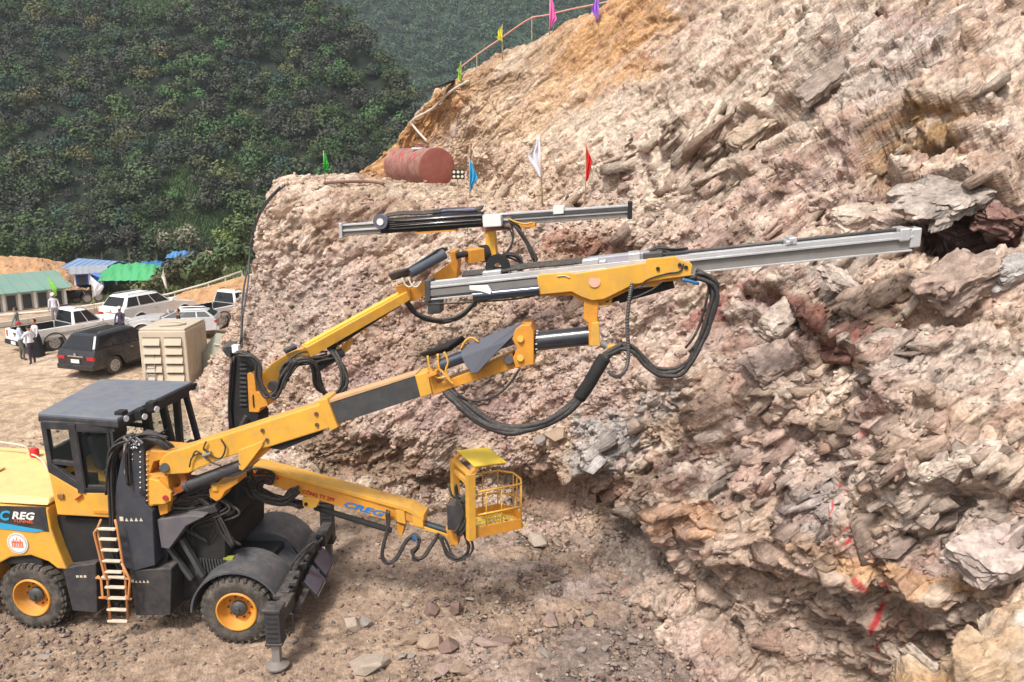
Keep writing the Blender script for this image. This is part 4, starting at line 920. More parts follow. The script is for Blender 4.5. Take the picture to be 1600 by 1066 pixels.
MB().cyl(L(369, 758, 1.6), L(362, 850, 1.6), .05, 12).build('support_pole', SDK, JB, smooth='auto'); MB().cyl(L(376, 762, 1.65), L(369, 850, 1.65), .03, 12).build('support_pole', BLM, JB, smooth='auto')
for i in range(7):
    rr = random.Random(40+i); pts = [(250+rr.uniform(0, 15), 800-rr.uniform(0, 15)), (285+rr.uniform(-10, 10), 800-rr.uniform(0, 22)), (320+rr.uniform(-10, 10), 793-rr.uniform(0, 28)), (350+rr.uniform(-8, 8), 775-rr.uniform(-12, 22)), (378+rr.uniform(-6, 6), 752-rr.uniform(-22, 12))]
    hoses('hose_nest', pts, [.25, .4, .55, .75, .95], .026, mid, 4, .06, seed=60+i)
for i in range(5):
    rr = random.Random(80+i); pts = [(300+rr.uniform(0, 60), 778), (300+rr.uniform(0, 70), 800), (295+rr.uniform(0, 80), 825), (300+rr.uniform(0, 70), 850)]
    hoses('hose_nest', pts, .42, .022, mid, 3, .06, seed=90+i)
mb = MB(); mb.prism([L(262,790,.6), L(330,765,.6), L(368,752,.6), L(372,790,.6), L(365,812,.6), L(330,830,.6), L(262,830,.6)], (0, 1.2, 0)); mb.build('boom_carrier', BLM, mid, .03)
# --- far mast and boom ---
fv = 2.25
fm = px_prism([(360,560),(371,556),(381,566),(392,580),(394,640),(404,650),(404,700),(362,700),(357,668)], fv, fv+.5).build('boom_mast', BLM, JB, .015)
MB().beam(L(362, 692, fv-.1), L(384, 650, fv-.1), .06, .06).build('mast_strut', DGR, fm)
hoses('hose', [(364,560),(361,600),(360,640),(362,680)], fv-.05, .022, fm, 3, .03, seed=30)
hoses('hose', [(372,556),(385,556),(396,560),(404,572),(405,592),(412,612),(424,622),(436,616),(443,596),(450,580),(462,566)], fv-.1, .026, fm, 6, .05, seed=31)
mb = MB()
for k in range(10): mb.box(L(380, 570+k*7, fv-.02), (.14, .02, .035))
mb.build('mast_rung', DGR, fm)
mlp = MB().prism([L(346,546,fv), L(361,545,fv), L(360,560,fv), L(353,556,fv)], (0, .25, 0)); mlp.prism([L(346,545,fv), L(364,543,fv), L(372,535,fv+.2), L(356,534,fv+.2)], (0, 0, .02)); mlo = mlp.build('work_lamp', BLK, fm, .008)
MB().box(L(369, 545, fv), (.14, .1, .16)).build('lamp_glass', LAMP, mlo, .01)
fsb = px_prism([(386,584),(391,582),(398,590),(400,612),(415,618),(419,634),(407,638),(404,645),(389,644)], fv-.02, fv+.4).build('swing_bracket', YEO, fm, .012)
MB().box(L(396, 627, fv-.03), (.02, .02, .26)).build('bracket_slot', BLM, fsb)
def LF(px, py, k=3.6, dv=0): return L(px, py, fv+.15+max(0, (px-405))/355.0*k+dv)
fbm_ = MB().prism([LF(x, y) for x, y in ((408,598),(411,582),(424,568),(445,555),(466,547),(480,541),(485,556),(470,566),(448,580),(441,600),(436,612),(424,618),(412,612))], (.0, .34, 0)).build('boom', YEL, JB, .02)
MB().cyl(LF(427, 603), LF(427, 603, dv=-.06), .11, 24).build('pivot_pin', DGR, fbm_, .01)
MB().cyl(LF(445, 549), LF(462, 541), .06, 12).build('valve', DGR, fbm_)
t0, t1 = LF(478, 549), LF(634, 461)
MB().beam(t0, t1, .30, .24, .28, .20).build('telescopic_section', YEL, fbm_, .012)
MB().beam(t0+Vector((0, 0, .13)), t1+Vector((0, 0, .11)), .16, .05).build('wear_strip', mat('pale_yellow', (.80, .48, .06), .4), fbm_)
MB().cyl(LF(512, 545, dv=-.05), LF(624, 473, dv=-.05), .075, 18).build('feed_cylinder', BLM, fbm_, smooth='auto')
MB().cyl(LF(608, 484, dv=-.05), LF(622, 476, dv=-.05), .06, 14).build('cylinder_band', mat('band_blue', (.25, .4, .65), .4), fbm_, smooth='auto')
for x, y in ((524,538),(531,534),(560,514),(566,510),(594,494),(599,491)): MB().beam(LF(x, y-6, dv=-.1), LF(x+6, y+7, dv=-.1), .05, .05).build('hose_clamp', YEO, fbm_, .006)
MB().prism([LF(x, y) for x, y in ((530,545),(544,530),(545,540),(538,553),(531,553))], (0, .3, 0)).build('cylinder_lug', YEL, fbm_, .01)
MB().cyl(LF(495, 574), LF(535, 550), .11, 20).build('lift_cylinder', mat('cyl_dark3', (.04, .045, .06), .35), fbm_, smooth='auto')
hoses('loop_hose', [(447,590),(458,572),(474,563),(488,566),(495,582),(498,600),(507,615),(521,621),(534,612),(540,596),(536,576),(526,558),(520,545)], [fv+.3+.08*k for k in range(13)], .03, fbm_, 6, .05, seed=32)
for i in range(4): hoses('hose', [(440,600),(444,580),(456,568),(476,560),(494,560),(515,556)], [fv+.3, fv+.4, fv+.5, fv+.7, fv+.9, fv+1.1], .02, fbm_, 4, .08, seed=35+i)
# knuckle and upper arm
MB().prism([LF(x, y) for x, y in ((628,460),(634,448),(645,450),(700,414),(708,404),(712,420),(708,436),(650,470),(638,472))], (0, .3, 0)).build('boom_head', YEO, fbm_, .012)
MB().prism([LF(x, y, dv=-.1) for x, y in ((617,448),(630,444),(640,452),(642,466),(634,474),(624,462))], (0, .5, 0)).build('head_bracket', YEO, fbm_, .012)
MB().cyl(LF(640, 427, dv=-.05), LF(694, 397, dv=-.05), .12, 22).build('rotation_cylinder', mat('cyl_gray4', (.06, .075, .10), .3, dirt=.2), fbm_, smooth='auto')
sheet('rubber_flap', [LF(607,428,dv=-.1), LF(640,417,dv=-.1), LF(682,390,dv=-.1), LF(692,386,dv=.1), LF(700,388,dv=.4), LF(645,428,dv=.4), LF(612,436,dv=.3)], (0, 0, -.04), FLAP, fbm_)
for x in (0, 10): hoses('cable', [(628+x,434),(634+x,446),(642+x,448),(648+x,440)], [LF(628, 440).y-.15]*4, .02, fbm_, m=RUNG)
MB().prism([LF(x, y) for x, y in ((702,394),(712,392),(716,410),(713,436),(706,436),(706,412))], (0, .4, 0)).build('head_bracket', YEO, fbm_, .012)
MB().cyl(LF(712, 400), LF(734, 396), .07, 16).build('rotation_cylinder', BLM, fbm_, smooth='auto')
MB().beam(LF(730, 401), LF(753, 397), .3, .30).build('rotation_block', YEO, fbm_, .012); MB().cyl(LF(752, 397), LF(761, 396), .20, 22).build('tube_flange', BLM, fbm_, smooth='auto')
FV2 = LF(765, 395).y
def LV(px, py, dv=0): return L(px, py, FV2+dv)
fpost = MB().prism([LV(x, y) for x, y in ((757,352),(771,352),(774,384),(776,402),(764,403),(759,390))], (0, .35, 0)).build('feed_post', YEL, fbm_, .012)
MB().prism([LV(x, y, .02) for x, y in ((750,405),(775,398),(790,402),(782,415),(765,412))], (0, .3, 0)).build('swivel_fitting', mat('brown_fit', (.28, .12, .05), .6), fpost, .01)
# far feed
ga, gb = LV(530, 362), LV(988, 331)
def fb_(f0, f1, y0, y1, z0, z1):
    pts, off = feed_beam(ga, gb, f0, f1, y0, y1, z0, z1); return MB().prism(pts, off)
ffe = fb_(0, .985, .04, .32, -.12, .12).build('drill_feed', SDK, JB, .008)
for z0, z1 in ((.122, .16), (-.01, .03)): fb_(0, .985, .0, .36, z0, z1).build('feed_rail', SIL, ffe, .004)
fb_(0, .012, -.03, .38, -.16, .2).build('feed_foot', SIL, ffe, .01); fb_(.985, 1.0, -.04, .4, -.16, .22).build('drill_guide', BLM, ffe, .015)
fb_(.15, .50, -.06, .3, -.10, .22).build('hose_tray', BLM, ffe, .01); fb_(.36, .48, -.02, .34, .22, .33).build('rock_drill', mat('drill_purple', (.13, .13, .22), .4), ffe, .02)
fb_(.33, .36, -.02, .3, .2, .36).build('drill_housing', DGR, ffe, .01)
mb = MB()
for k in range(6): q = [ga.lerp(gb, f)+Vector((0, -.03+.06*k, .27+.01*k+(.03 if i % 2 else 0))) for i, f in enumerate((.16, .22, .3, .38, .46, .5))]; mb.tube(spline(q, 4), .02, 8)
for k in range(5): q = [ga.lerp(gb, f)+Vector((0, -.09, -.02+.05*k)) for f in (.16, .25, .35, .5)]; mb.tube(q, .02, 8)
mb.build('feed_hoses', HOSE, ffe, smooth=True)
mb = MB(); mb.tube([ga.lerp(gb, .2)+Vector((0, -.12, .16)), ga.lerp(gb, .5)+Vector((0, -.12, .17))], .018, 8); mb.tube([ga.lerp(gb, .2)+Vector((0, -.12, .05)), ga.lerp(gb, .5)+Vector((0, -.12, .06))], .014, 8); mb.build('feed_tube', STL, ffe, smooth=True)
rc_ = ga.lerp(gb, .155)+Vector((0, -.12, .17)); rl_ = MB().lathe(rc_, (0, 1, 0), [(0, -.07), (.17, -.07), (.17, -.05), (.12, -.03), (.12, .05), (.17, .07), (0, .07)], 30).build('hose_reel', mat('reel_grey', (.12, .12, .16), .4), ffe, smooth='auto')
MB().lathe(rc_-Vector((0, .08, 0)), (0, 1, 0), [(0, -.01), (.08, -.01), (.08, .01), (0, .01)], 24).build('reel_hub', WHT, rl_)
bxw = LV(770, 345, -.18); MB().box(bxw, (.42, .3, .26), Matrix.Rotation(-.07, 3, 'Y')).build('junction_box', WHT, ffe, .02)
fb_(.50, .60, -.04, .4, -.22, -.10).build('feed_cradle', mat('rust_box', (.26, .13, .10), .6), ffe, .01); fb_(.60, .985, -.02, .05, .04, .12).build('side_cover', DGR, ffe)
fb_(.74, .775, -.05, .4, .06, .24).build('mid_guide', WHT, ffe, .015); fb_(.27, .41, -.05, .3, -.17, -.13).build('cradle_plate', YEO, ffe)
fb_(.62, .68, -.02, .3, -.2, -.10).build('cylinder_mount', YEO, ffe, .01)
hoses('hose', [(798,345),(806,352),(816,366),(826,382),(834,398),(836,408)], FV2-.15, .03, ffe, 5, .05, seed=70)
hoses('hose', [(786,352),(800,358),(803,375),(796,392),(785,400)], FV2-.1, .022, ffe, 2, .04, seed=71)
hoses('hose', [(783,408),(790,398),(806,402),(815,412),(812,425)], FV2-.1, .026, ffe, 4, .05, seed=72)
hoses('loop_hose', [(632,464),(640,478),(652,490),(672,499),(695,502),(716,497),(734,484),(746,468),(755,455)], [LF(632, 460).y+.1*k for k in range(9)], .035, fbm_, 5, .04, seed=73)
hoses('yellow_cable', [(795,342),(806,347),(820,350),(832,348)], FV2-.2, .02, ffe, m=YEL)
# ======================= the site around the machine =======================
QX, QY = to_px(P1); QD = P1[:, 1]*CP-(P1[:, 2]-CAMH)*SP
def SP_(px, py, rad=5):
    m = np.where((np.abs(QX-px) < rad) & (np.abs(QY-py) < rad))[0]
    if len(m) == 0: return SP_(px, py, rad*2)
    i = m[np.argmin(QD[m])]; return Vector(P1[i].tolist())
MPOLE = mat('bamboo_pole', (.42, .33, .2), .7, dirt=.3)
def flag(base, h, cols_, label, lean=(0, 0), w_=.32, drop=.62, side=1, seed=0, face=0, top=.98):
    base = Vector(base); r = random.Random(seed); f = empty('flag', label, 'flag', base)
    tp = Vector((lean[0], lean[1], h)); MB().tube([(0, 0, -.25), tp], [.022, .014], 8).build('pole', MPOLE, f, smooth=True)
    n, m_ = 14, 8; vs = []
    ca, sa = math.cos(face), math.sin(face)
    for i in range(n+1):
        t = i/n; p = tp*(top-drop*t)
        for j in range(m_+1):
            s = j/m_; wid = .75*w_*(.3+.7*min(1, t*3))*(1-.8*max(0, t-.65)/.35)*s*side*(1+.15*math.sin(t*11+seed))
            fold = .10*math.sin(s*13+t*5+seed)*(.3+t); sag = -.18*h*s*(1-t)*.6
            vs.append(p+Vector((wid*ca-fold*sa, wid*sa+fold*ca, sag-.03*math.sin(s*6))))
    fs = [(i*(m_+1)+j, i*(m_+1)+j+1, (i+1)*(m_+1)+j+1, (i+1)*(m_+1)+j) for i in range(n) for j in range(m_)]
    c = MB().add(vs, fs).build('cloth', mat('cloth_'+label.split()[0]+str(seed), cols_, .75, var=.08), f, smooth=True)
    so = c.modifiers.new('thickness', 'SOLIDIFY'); so.thickness = .006
    return f
def hgt(base, topy): # height of a vertical pole on base that reaches row topy
    D = base.y*CP-(base.z-CAMH)*SP; return (to_px(np.array([list(base)]))[1][0]-topy)/FPX*D/ (CP+ .0)
def fl(px, py, topy, col, label, D=None, **k):
    b = SP_(px, py) if D is None else W(px, py, D); return flag(b, hgt(b, topy), col, label, **k)
fl(511, 284, 238, (.04, .42, .04), 'green flag hanging from a pole on the left end of the rock ledge', seed=1, w_=.2)
fl(733, 305, 250, (.05, .36, .62), 'light blue flag hanging beside the red tank on the rock ledge', seed=2, w_=.28, drop=.8)
fl(852, 318, 213, (.78, .76, .80), 'white flag with a long cloth on the right part of the rock ledge', seed=3, lean=(-.12, 0), w_=.42, side=-1, drop=.6)
fl(910, 320, 228, (.70, .02, .02), 'bright red flag on the right end of the rock ledge', seed=4, w_=.24, drop=.58)
fl(716, 136, 98, (.35, .62, .08), 'lime green flag lowest on the slope crest above the tank', seed=5, w_=.2, side=-1, drop=.9)
fl(781, 88, 42, (.78, .72, .03), 'bright yellow flag on the slope crest beside the pink rope', seed=6, w_=.26, side=-1, drop=.5)
fl(854, 50, -2, (.80, .16, .48), 'pink flag hanging over the rope on the slope crest', seed=7, w_=.3, drop=.85)
fl(930, 36, -8, (.42, .18, .72), 'violet flag hanging from the rope at the top of the crest', seed=8, w_=.3, drop=.85, side=-1)
fl(88, 470, 432, (.30, .68, .10), 'lime green flag on a leaning pole beside the green roofed shed', D=48, seed=9, w_=.4, lean=(-.35, 0), drop=.8)
fl(149, 496, 430, (.80, .78, .80), 'white flag on a tall pole behind the white double cab pickup', D=42, seed=10, w_=.75, drop=.5)
fl(263, 458, 421, (.78, .78, .76), 'white narrow flag beyond the white estate car', D=56, seed=11, w_=.3, side=-1, lean=(-.2, 0), drop=.8)
fl(304, 432, 405, (.80, .78, .04), 'yellow flag in front of the dark bushes', D=64, seed=12, w_=.4, lean=(-.3, 0), drop=.85)
fl(351, 430, 400, (.78, .78, .76), 'small white flag in front of the trees near the rock', D=62, seed=13, w_=.45, lean=(-.15, 0), drop=.75)
# rope along the crest
rp = empty('rope_barrier', 'pink rope strung on thin stakes along the crest of the slope', 'rope', SP_(780, 92))
def loc(o, p): return Vector(p)-o.location
ropts = [W(714,110,34), W(745,86,33.4), W(780,62,33), W(805,44,32.5), W(831,28,32), W(853,24,31.6), W(895,14,31), W(930,7,30.6), W(976,-3,30), W(1030,-14,29)]
MB().tube([loc(rp, p) for p in spline(ropts, 3)], .03, 6).build('rope', mat('rope_pink', (.68, .32, .26), .7), rp, smooth=True)
for x, y, y2, D in ((831,28,62,32), (976,-3,20,30), (745,86,112,33.4)):
    MB().tube([loc(rp, W(x,y-2,D)), loc(rp, W(x,y2,D))], .02, 6).build('stake', MPOLE, rp)
# white water pipe on the slope above the tank
def surf_tube(name, label, cat, pts, r, m, lift=.12, n=8):
    q = [SP_(x, y)+Vector((-.02, -lift, lift*.6)) for x, y in pts]; o = MB().tube(spline([p-q[0] for p in q], 5), r, n).build(name, m, None, smooth=True); o.location = q[0]; tag(o, label, cat); return o
MPIPE = mat('white_pipe', (.62, .58, .52), .5, dirt=.3)
surf_tube('water_pipe', 'white bent water pipe running down the orange slope to the red tank', 'pipe', [(728,128),(700,152),(672,178),(646,192),(641,200),(650,212),(664,224)], .055, MPIPE)
surf_tube('water_pipe', 'thin rusty pipe lying on the ledge left of the red tank', 'pipe', [(512,284),(545,284),(575,284),(598,285)], .05, mat('rust_pipe', (.18, .09, .06), .7), .1)
CBL = mat('cable_dark', (.05, .055, .06), .6)
surf_tube('cable', 'dark cable hanging down the left corner of the rock to the machine', 'cable', [(446,292),(425,315),(405,345),(394,380),(388,420),(382,470),(378,520),(376,548)], .035, CBL, .25)
surf_tube('cable', 'second dark cable looping outside the first at the rock corner', 'cable', [(440,296),(415,330),(397,365),(389,405),(392,450),(386,500),(381,552)], .03, CBL, .35)
# black sheet on the crest
p = SP_(700, 150); ms = MB().prism([(-1.0, -.2, -.1), (.35, -.3, .35), (.5, .5, .4), (-.9, .6, -.02)], (0, 0, .04)).build('roofing_sheet', mat('sheet_black', (.03, .03, .03), .6), None, .01, loc=p+Vector((-.2, 0, .15))); tag(ms, 'black roofing sheet sticking out of the slope crest', 'sheet')
# red tank
TR = mat('tank_red', (.24, .055, .04), .5, dirt=.35, dcol=(.42, .26, .20), dscale=1.2, var=.15); TD = mat('tank_dusty', (.25, .085, .065), .6, dirt=.8, dcol=(.44, .31, .25), dscale=2.2, var=.2)
t0_ = W(683, 262, 29.6); ax_ = (W(625, 263, 33.3)-t0_); ax_.z = .05; tl = ax_.length
tk = empty('steel_tank', 'large rusty red cylindrical steel tank lying on the rock ledge', 'tank', t0_-Vector((0, 0, .74)))
MB().lathe(Vector((0, 0, .74)), ax_, [(0, .12), (.45, .10), (.66, .05), (.715, .0), (.715, tl), (.66, tl+.05), (0, tl+.12)], 48).build('tank_shell', TD, tk, smooth='auto')
MB().lathe(Vector((0, 0, .74))-ax_.normalized()*.0, ax_, [(0, -.015), (.66, -.015), (.71, .0), (.725, .03), (.72, .03)], 48).build('tank_end', TR, tk, smooth='auto')
axn = ax_.normalized(); sdv = axn.cross(Vector((0, 0, 1))).normalized()
if sdv.y > 0: sdv = -sdv
def tpos(a, ang, r=.72): return Vector((0, 0, .74))+axn*a+(sdv*math.cos(ang)+Vector((0, 0, 1))*math.sin(ang))*r
mk = MB()
for a, n_ in ((.9, 4), (2.2, 4), (3.4, 2)):
    for k in range(n_):
        q = [tpos(a+.10*math.cos(t+k)*(1+.5*k), R(38)+.22*math.sin(t*1.3+k*1.7)-.06*k, .722) for t in [2*math.pi*i/14 for i in range(9+k)]]; mk.tube(q, .011, 5)
mk.build('painted_marks', mat('mark_red', (.55, .05, .09), .6), tk)
mh = MB(); mh.lathe(tpos(1.6, R(90), .70), (0, 0, 1), [(0, .0), (.26, 0), (.26, .08), (.20, .10), (0, .10)], 24); mh.build('manhole', TR, tk, smooth='auto')
MB().tube([tpos(1.9, R(84), .75), tpos(1.9, R(84), .75)+Vector((0, 0, .1)), tpos(.9, R(80), .86), tpos(.8, R(80), .7)], .025, 6).build('tank_rail', TR, tk)
px_ = tpos(1.3, R(70), .74); MB().box(px_, (.5, .22, .02), Matrix.Rotation(.3, 3, 'X')).build('grey_patch', mat('patch', (.42, .46, .45), .6), tk)
rk_ = MB()
for a in (.5, tl-.5): rk_.box(Vector((0, 0, .02))+axn*a, (.5, 1.0, .22), Matrix.Rotation(math.atan2(axn.y, axn.x), 3, 'Z'))
rk_.build('cradle', TD, tk, .02)
# lamp on a stake
lb = SP_(716, 303); lmp = empty('work_light', 'black six lamp work light on a stake in front of the tank', 'lamp', lb)
hh = hgt(lb, 275); MB().tube([(0, 0, -.2), (0, 0, hh)], .02, 8).build('stake', MPOLE, lmp)
hd = MB().box((.02, -.03, hh+.02), (.40, .10, .30)).build('lamp_head', BLM, lmp, .015)
for i in range(3):
    for j in range(2): MB().lathe((-.11+.13*i, -.08, hh-.05+.14*j), (0, -1, 0), [(0, .012), (.045, .008), (.045, 0)], 14).build('lamp_lens', mat('lens_warm', (.75, .66, .45), .2), hd)
# ---- generator cabinet ----
BEI = mat('cabinet_beige', (.53, .46, .36), .6, dirt=.35, dcol=(.45, .34, .24), dscale=1.5, var=.05)
g0, g1 = G(224, 601), G(297, 601); g2 = G(318, 575); gx = (g1-g0).normalized(); gy = Vector((-gx.y, gx.x, 0)); gw = (g1-g0).length; gd = 2.1; gh = 2.15
gang = math.atan2(gx.y, gx.x)-.0
gn = empty('generator_cabinet', 'beige steel generator cabinet standing beyond the cab roof', 'generator', g0, gang)
gb_ = MB().box((gw/2, gd/2, gh/2), (gw, gd, gh)).build('housing', BEI, gn, .05)
MB().box((gw/2, gd/2, gh+.04), (gw*.96, gd*.96, .1)).build('lid', BEI, gb_, .04)
for c_ in (0, 1):
    for r_ in range(5):
        x0 = .16+c_*(gw/2-.08); z0 = .14+r_*.36; mbx = MB(); x1 = x0+gw/2-.25
        mbx.prism([(x0, -.015, z0), (x0, -.015, z0+.30), (x0, -.13, z0+.02)], (x1-x0, 0, 0)); mbx.build('louvre', BEI, gb_, .006)
        MB().box(((x0+x1)/2, -.012, z0+.30), (x1-x0, .03, .035)).build('louvre_slot', mat('slot_dark', (.10, .08, .06), .8), gb_)
for k in range(3): MB().box((gw+.01, .5+.6*k, 1.1), (.03, .42, 1.6)).build('side_door', BEI, gb_, .01)
MB().tube(spline([(.5, .6, gh+.09), (.8, .4, gh+.14), (1.3, .5, gh+.14), (1.5, .9, gh+.12), (1.1, 1.2, gh+.12), (.6, 1.1, gh+.1)], 5), .035, 8).build('exhaust_pipe', BEI, gb_, smooth=True)
# little steel ladder leaning at the cabinet
lr = empty('access_ladder', 'narrow grey ladder leaning on the front of the beige cabinet', 'ladder', G(236, 603))
for s in (-.18, .18): MB().tube([(s, 0, 0), (s, .22, 1.55)], .022, 6).build('rail', SDK, lr)
for k in range(6): MB().tube([(-.18, .04+.03*k, .2+.24*k), (.18, .04+.03*k, .2+.24*k)], .015, 6).build('rung', SDK, lr)
# green grey crate right of it
cb = G(322, 588); cr2 = empty('metal_hopper', 'open grey green sheet metal hopper lying right of the beige cabinet', 'hopper', cb, R(-25))
GG = mat('crate_green', (.30, .31, .24), .6, dirt=.3)
mb = MB(); mb.prism([(-.9, 0, .05), (.9, 0, .05), (.7, .1, .9), (-.6, .1, 1.0)], (0, .04, 0)); mb.prism([(-.9, 0, .05), (-.6, .1, 1.0), (-.5, 1.3, 1.1), (-.9, 1.4, .05)], (.04, 0, 0)); mb.prism([(.9, 0, .05), (.7, .1, .9), (.6, 1.3, 1.0), (.9, 1.4, .05)], (.04, 0, 0)); mb.box((0, .7, .08), (1.8, 1.4, .06))
mb.prism([(-.5, .3, .9), (.6, .3, .85), (.5, 1.2, 1.5), (-.5, 1.2, 1.5)], (0, .03, .03)); mb.build('hopper_body', GG, cr2, .01)
MB().box((.15, .6, 1.16), (.3, .03, .2), Matrix.Rotation(R(35), 3, 'X')).build('label_plate', WHT, cr2)

# ---- vehicles ----
def paintm(n, c, r_=.25): return mat(n, c, r_, dirt=.35, dcol=(.38, .29, .21), dscale=2.0, coat=.5)
WIN = mat('tinted_glass', (.012, .013, .016), .08, spec=.6); CHR = mat('chrome', (.7, .7, .7), .15, metal=1); TYR = RUB
CWH = mat('car_white', (.84, .84, .83), .22, dirt=.22, dcol=(.5, .42, .34), coat=.5); CBK = mat('car_black', (.010, .010, .014), .12, dirt=.06, dcol=(.2, .16, .12), coat=.8); CRD = paintm('car_red', (.35, .07, .06)); CSI = paintm('car_silver', (.55, .56, .58))
def car(rear_px, front_px, label, kind, paint_, wb=2.9, plate=True, cat='car', side=-1, heading=None, Wc=1.9, ht=1.76):
    """rear_px / front_px: where the two wheels on the near side touch the ground"""
    a = G(*rear_px); b = G(*front_px) if heading is None else a+Vector((math.cos(heading), math.sin(heading), 0))
    d = (b-a); d.z = 0; d.normalize(); rz = math.atan2(d.y, d.x); nl = Vector((-d.y, d.x, 0))
    org = a+nl*(Wc/2)*(-side)                       # centre of the rear axle
    c = empty('parked_car', label, cat, org, rz)
    ro, fo = 1.05 if kind == 'suv' else 1.25, .9; x0, x1 = -ro, wb+fo; r = .39
    def arch(cx): return [(cx+math.cos(R(t))*.47, .36+math.sin(R(t))*.47) for t in range(175, 0, -22)]
    belt = 1.18 if (kind == 'suv' and ht > 1.5) else 1.08
    low = [(x0+.02, .42), (-.48, .38)]+arch(0)+[(.5, .32), (wb-.5, .32)]+arch(wb)+[(wb+.5, .35), (x1-.02, .42), (x1, .70), (x1-.12, .93), (wb-.15, 1.08), (wb-.75, belt)]
    if kind == 'suv': low += [(x0+.08, belt), (x0, .95), (x0-.02, .6)]
    else: low += [(.9, belt), (.9, .72), (x0+.12, .70), (x0+.12, 1.08), (x0, 1.08), (x0-.03, .6)]
    y = Wc/2
    body_ = MB().prism([(px, -y+.02, pz) for px, pz in low], (0, 2*y-.04, 0)); bo = body_.build('body', paint_, c, .12)
    if kind == 'pickup':
        for s in (-1, 1): MB().prism([(x0+.03, s*y-(.02 if s > 0 else -.02), .72), (.95, s*y-(.02 if s > 0 else -.02), .72), (.95, s*y-(.02 if s > 0 else -.02), 1.10), (x0+.03, s*y-(.02 if s > 0 else -.02), 1.09)], (0, -s*.1, 0)).build('bed_side', paint_, bo, .03)
        MB().box(((x0+1.0)/2, 0, .735), (.9-x0-.2, 2*y-.26, .03)).build('bed_liner', BLM, bo)
        for s in (-1, 1): MB().box(((x0+1.0)/2, s*(y-.13), .92), (.85-x0-.2, .02, .36)).build('bed_liner', BLM, bo)
        MB().box((.90, 0, .93), (.02, 2*y-.3, .38)).build('bed_liner', BLM, bo)
        g0_, g1_ = .92, wb-.75; rf0, rf1 = 1.08, wb-1.45
    else: g0_, g1_ = x0+.08, wb-.75; rf0, rf1 = x0+.52, wb-1.5
    yt = y-.30; yb = y-.04
    bot = [(g0_, -yb, belt-.02), (g1_, -yb, belt-.02), (g1_, yb, belt-.02), (g0_, yb, belt-.02)]; top = [(rf0, -yt, ht), (rf1, -yt, ht), (rf1, yt, ht), (rf0, yt, ht)]
    cb_ = MB().prism(bot, (0, 0, 0), top).build('cabin', paint_, c, .10)
    def lerp3(p, q, t): return Vector(p)*(1-t)+Vector(q)*t
    def pane(A_, B_, C_, D_, t0, t1, s0, s1, nm, par, out):
        f = lambda s, t: lerp3(lerp3(A_, B_, s), lerp3(D_, C_, s), t)
        q = [f(s0, t0)+out, f(s1, t0)+out, f(s1, t1)+out, f(s0, t1)+out]; return MB().prism(q, out*.3).build(nm, WIN, par)
    for s, i, j in ((-1, 0, 1), (1, 3, 2)):
        o_ = Vector((0, s*.012, .004)); A_, B_, C_, D_ = bot[i], bot[j], top[j], top[i]
        spl = (.04, .50, .53, .94) if kind == 'pickup' else (.03, .30, .33, .64, .66, .95)
        for k in range(0, len(spl), 2): pane(A_, B_, C_, D_, .12, .86, spl[k]+.02*(k == 0), spl[k+1], 'side_window', cb_, o_)
    pane(bot[3], bot[0], top[0], top[3], .14, .86, .08, .92, 'rear_window', cb_, Vector((-.014, 0, .004)))
    pane(bot[1], bot[2], top[2], top[1], .08, .92, .06, .94, 'windscreen', cb_, Vector((.012, 0, .01)))
    for s in (-1, 1):
        MB().tube([(rf0+.15, s*(yt-.06), ht+.02), (rf0+.25, s*(yt-.06), ht+.06), (rf1-.1, s*(yt-.06), ht+.06), (rf1, s*(yt-.06), ht+.02)], .018, 6).build('roof_rail', CHR if kind == 'suv' else BLM, cb_)
        MB().box((g1_-.12, s*(y+.08), belt+.08), (.12, .2, .16)).build('mirror', paint_, cb_, .03)
        for k, hx in enumerate(((.95, 1.9) if kind == 'suv' else (1.35, 2.1))): MB().box((hx, s*(y-.005), .98), (.16, .025, .035)).build('door_handle', CHR, bo, .006)
        MB().box((wb/2, s*(y-.02), .34), (wb-1.1, .10, .06)).build('side_step', BLM, bo, .01)
        for cx in (0, wb):
            pts = [(cx+math.cos(R(t))*.50, s*(y-.02), .36+math.sin(R(t))*.50) for t in range(180, -1, -15)]; MB().tube(pts, .03, 6).build('wheel_arch', BLM if kind == 'pickup' else paint_, bo, smooth=True)
            tw = MB().lathe((cx, s*(y-.04), r), (0, s, 0), [(.24, 0), (.33, .01), (.38, -.02), (r, -.05), (r, -.2), (.37, -.25), (.24, -.26)], 36).build('wheel', TYR, c, smooth='auto')
            rm = MB().lathe((cx, s*(y-.04), r), (0, s, 0), [(.25, -.1), (.25, .005), (.22, .012), (.21, -.07), (0, -.08)], 30)
            for k in range(6): a_ = 2*math.pi*k/6; rm.beam((cx+math.cos(a_)*.04, s*(y-.05), r+math.sin(a_)*.04), (cx+math.cos(a_)*.22, s*(y-.045), r+math.sin(a_)*.22), .05, .03, up=(0, 1, 0))
            rm.build('rim', mat('alloy', (.58, .58, .58), .35, metal=.3, dirt=.5), tw)
        MB().box((x0+.03, s*(y-.2), .86 if kind == 'suv' else .88), (.12, .38 if kind == 'suv' else .14, .14 if kind == 'suv' else .30)).build('tail_light', mat('tail_red', (.42, .02, .03), .2), bo, .02)
        MB().box((x1-.06, s*(y-.3), .80), (.14, .42, .14)).build('headlight', LAMP, bo, .03)
    MB().box((x0-.03, 0, .50), (.16, 2*y-.08, .22)).build('rear_bumper', BLM if kind == 'pickup' else paint_, bo, .04)
    MB().box((x1-.02, 0, .50), (.18, 2*y-.1, .24)).build('front_bumper', paint_, bo, .05)
    MB().box((x1-.02, 0, .72), (.08, .9, .2)).build('grille', BLM, bo, .02)
    if plate: MB().box((x0-.045 if kind == 'suv' else x0-.12, 0, .74 if kind == 'suv' else .52), (.02, .42, .15)).build('number_plate', WHT, bo)
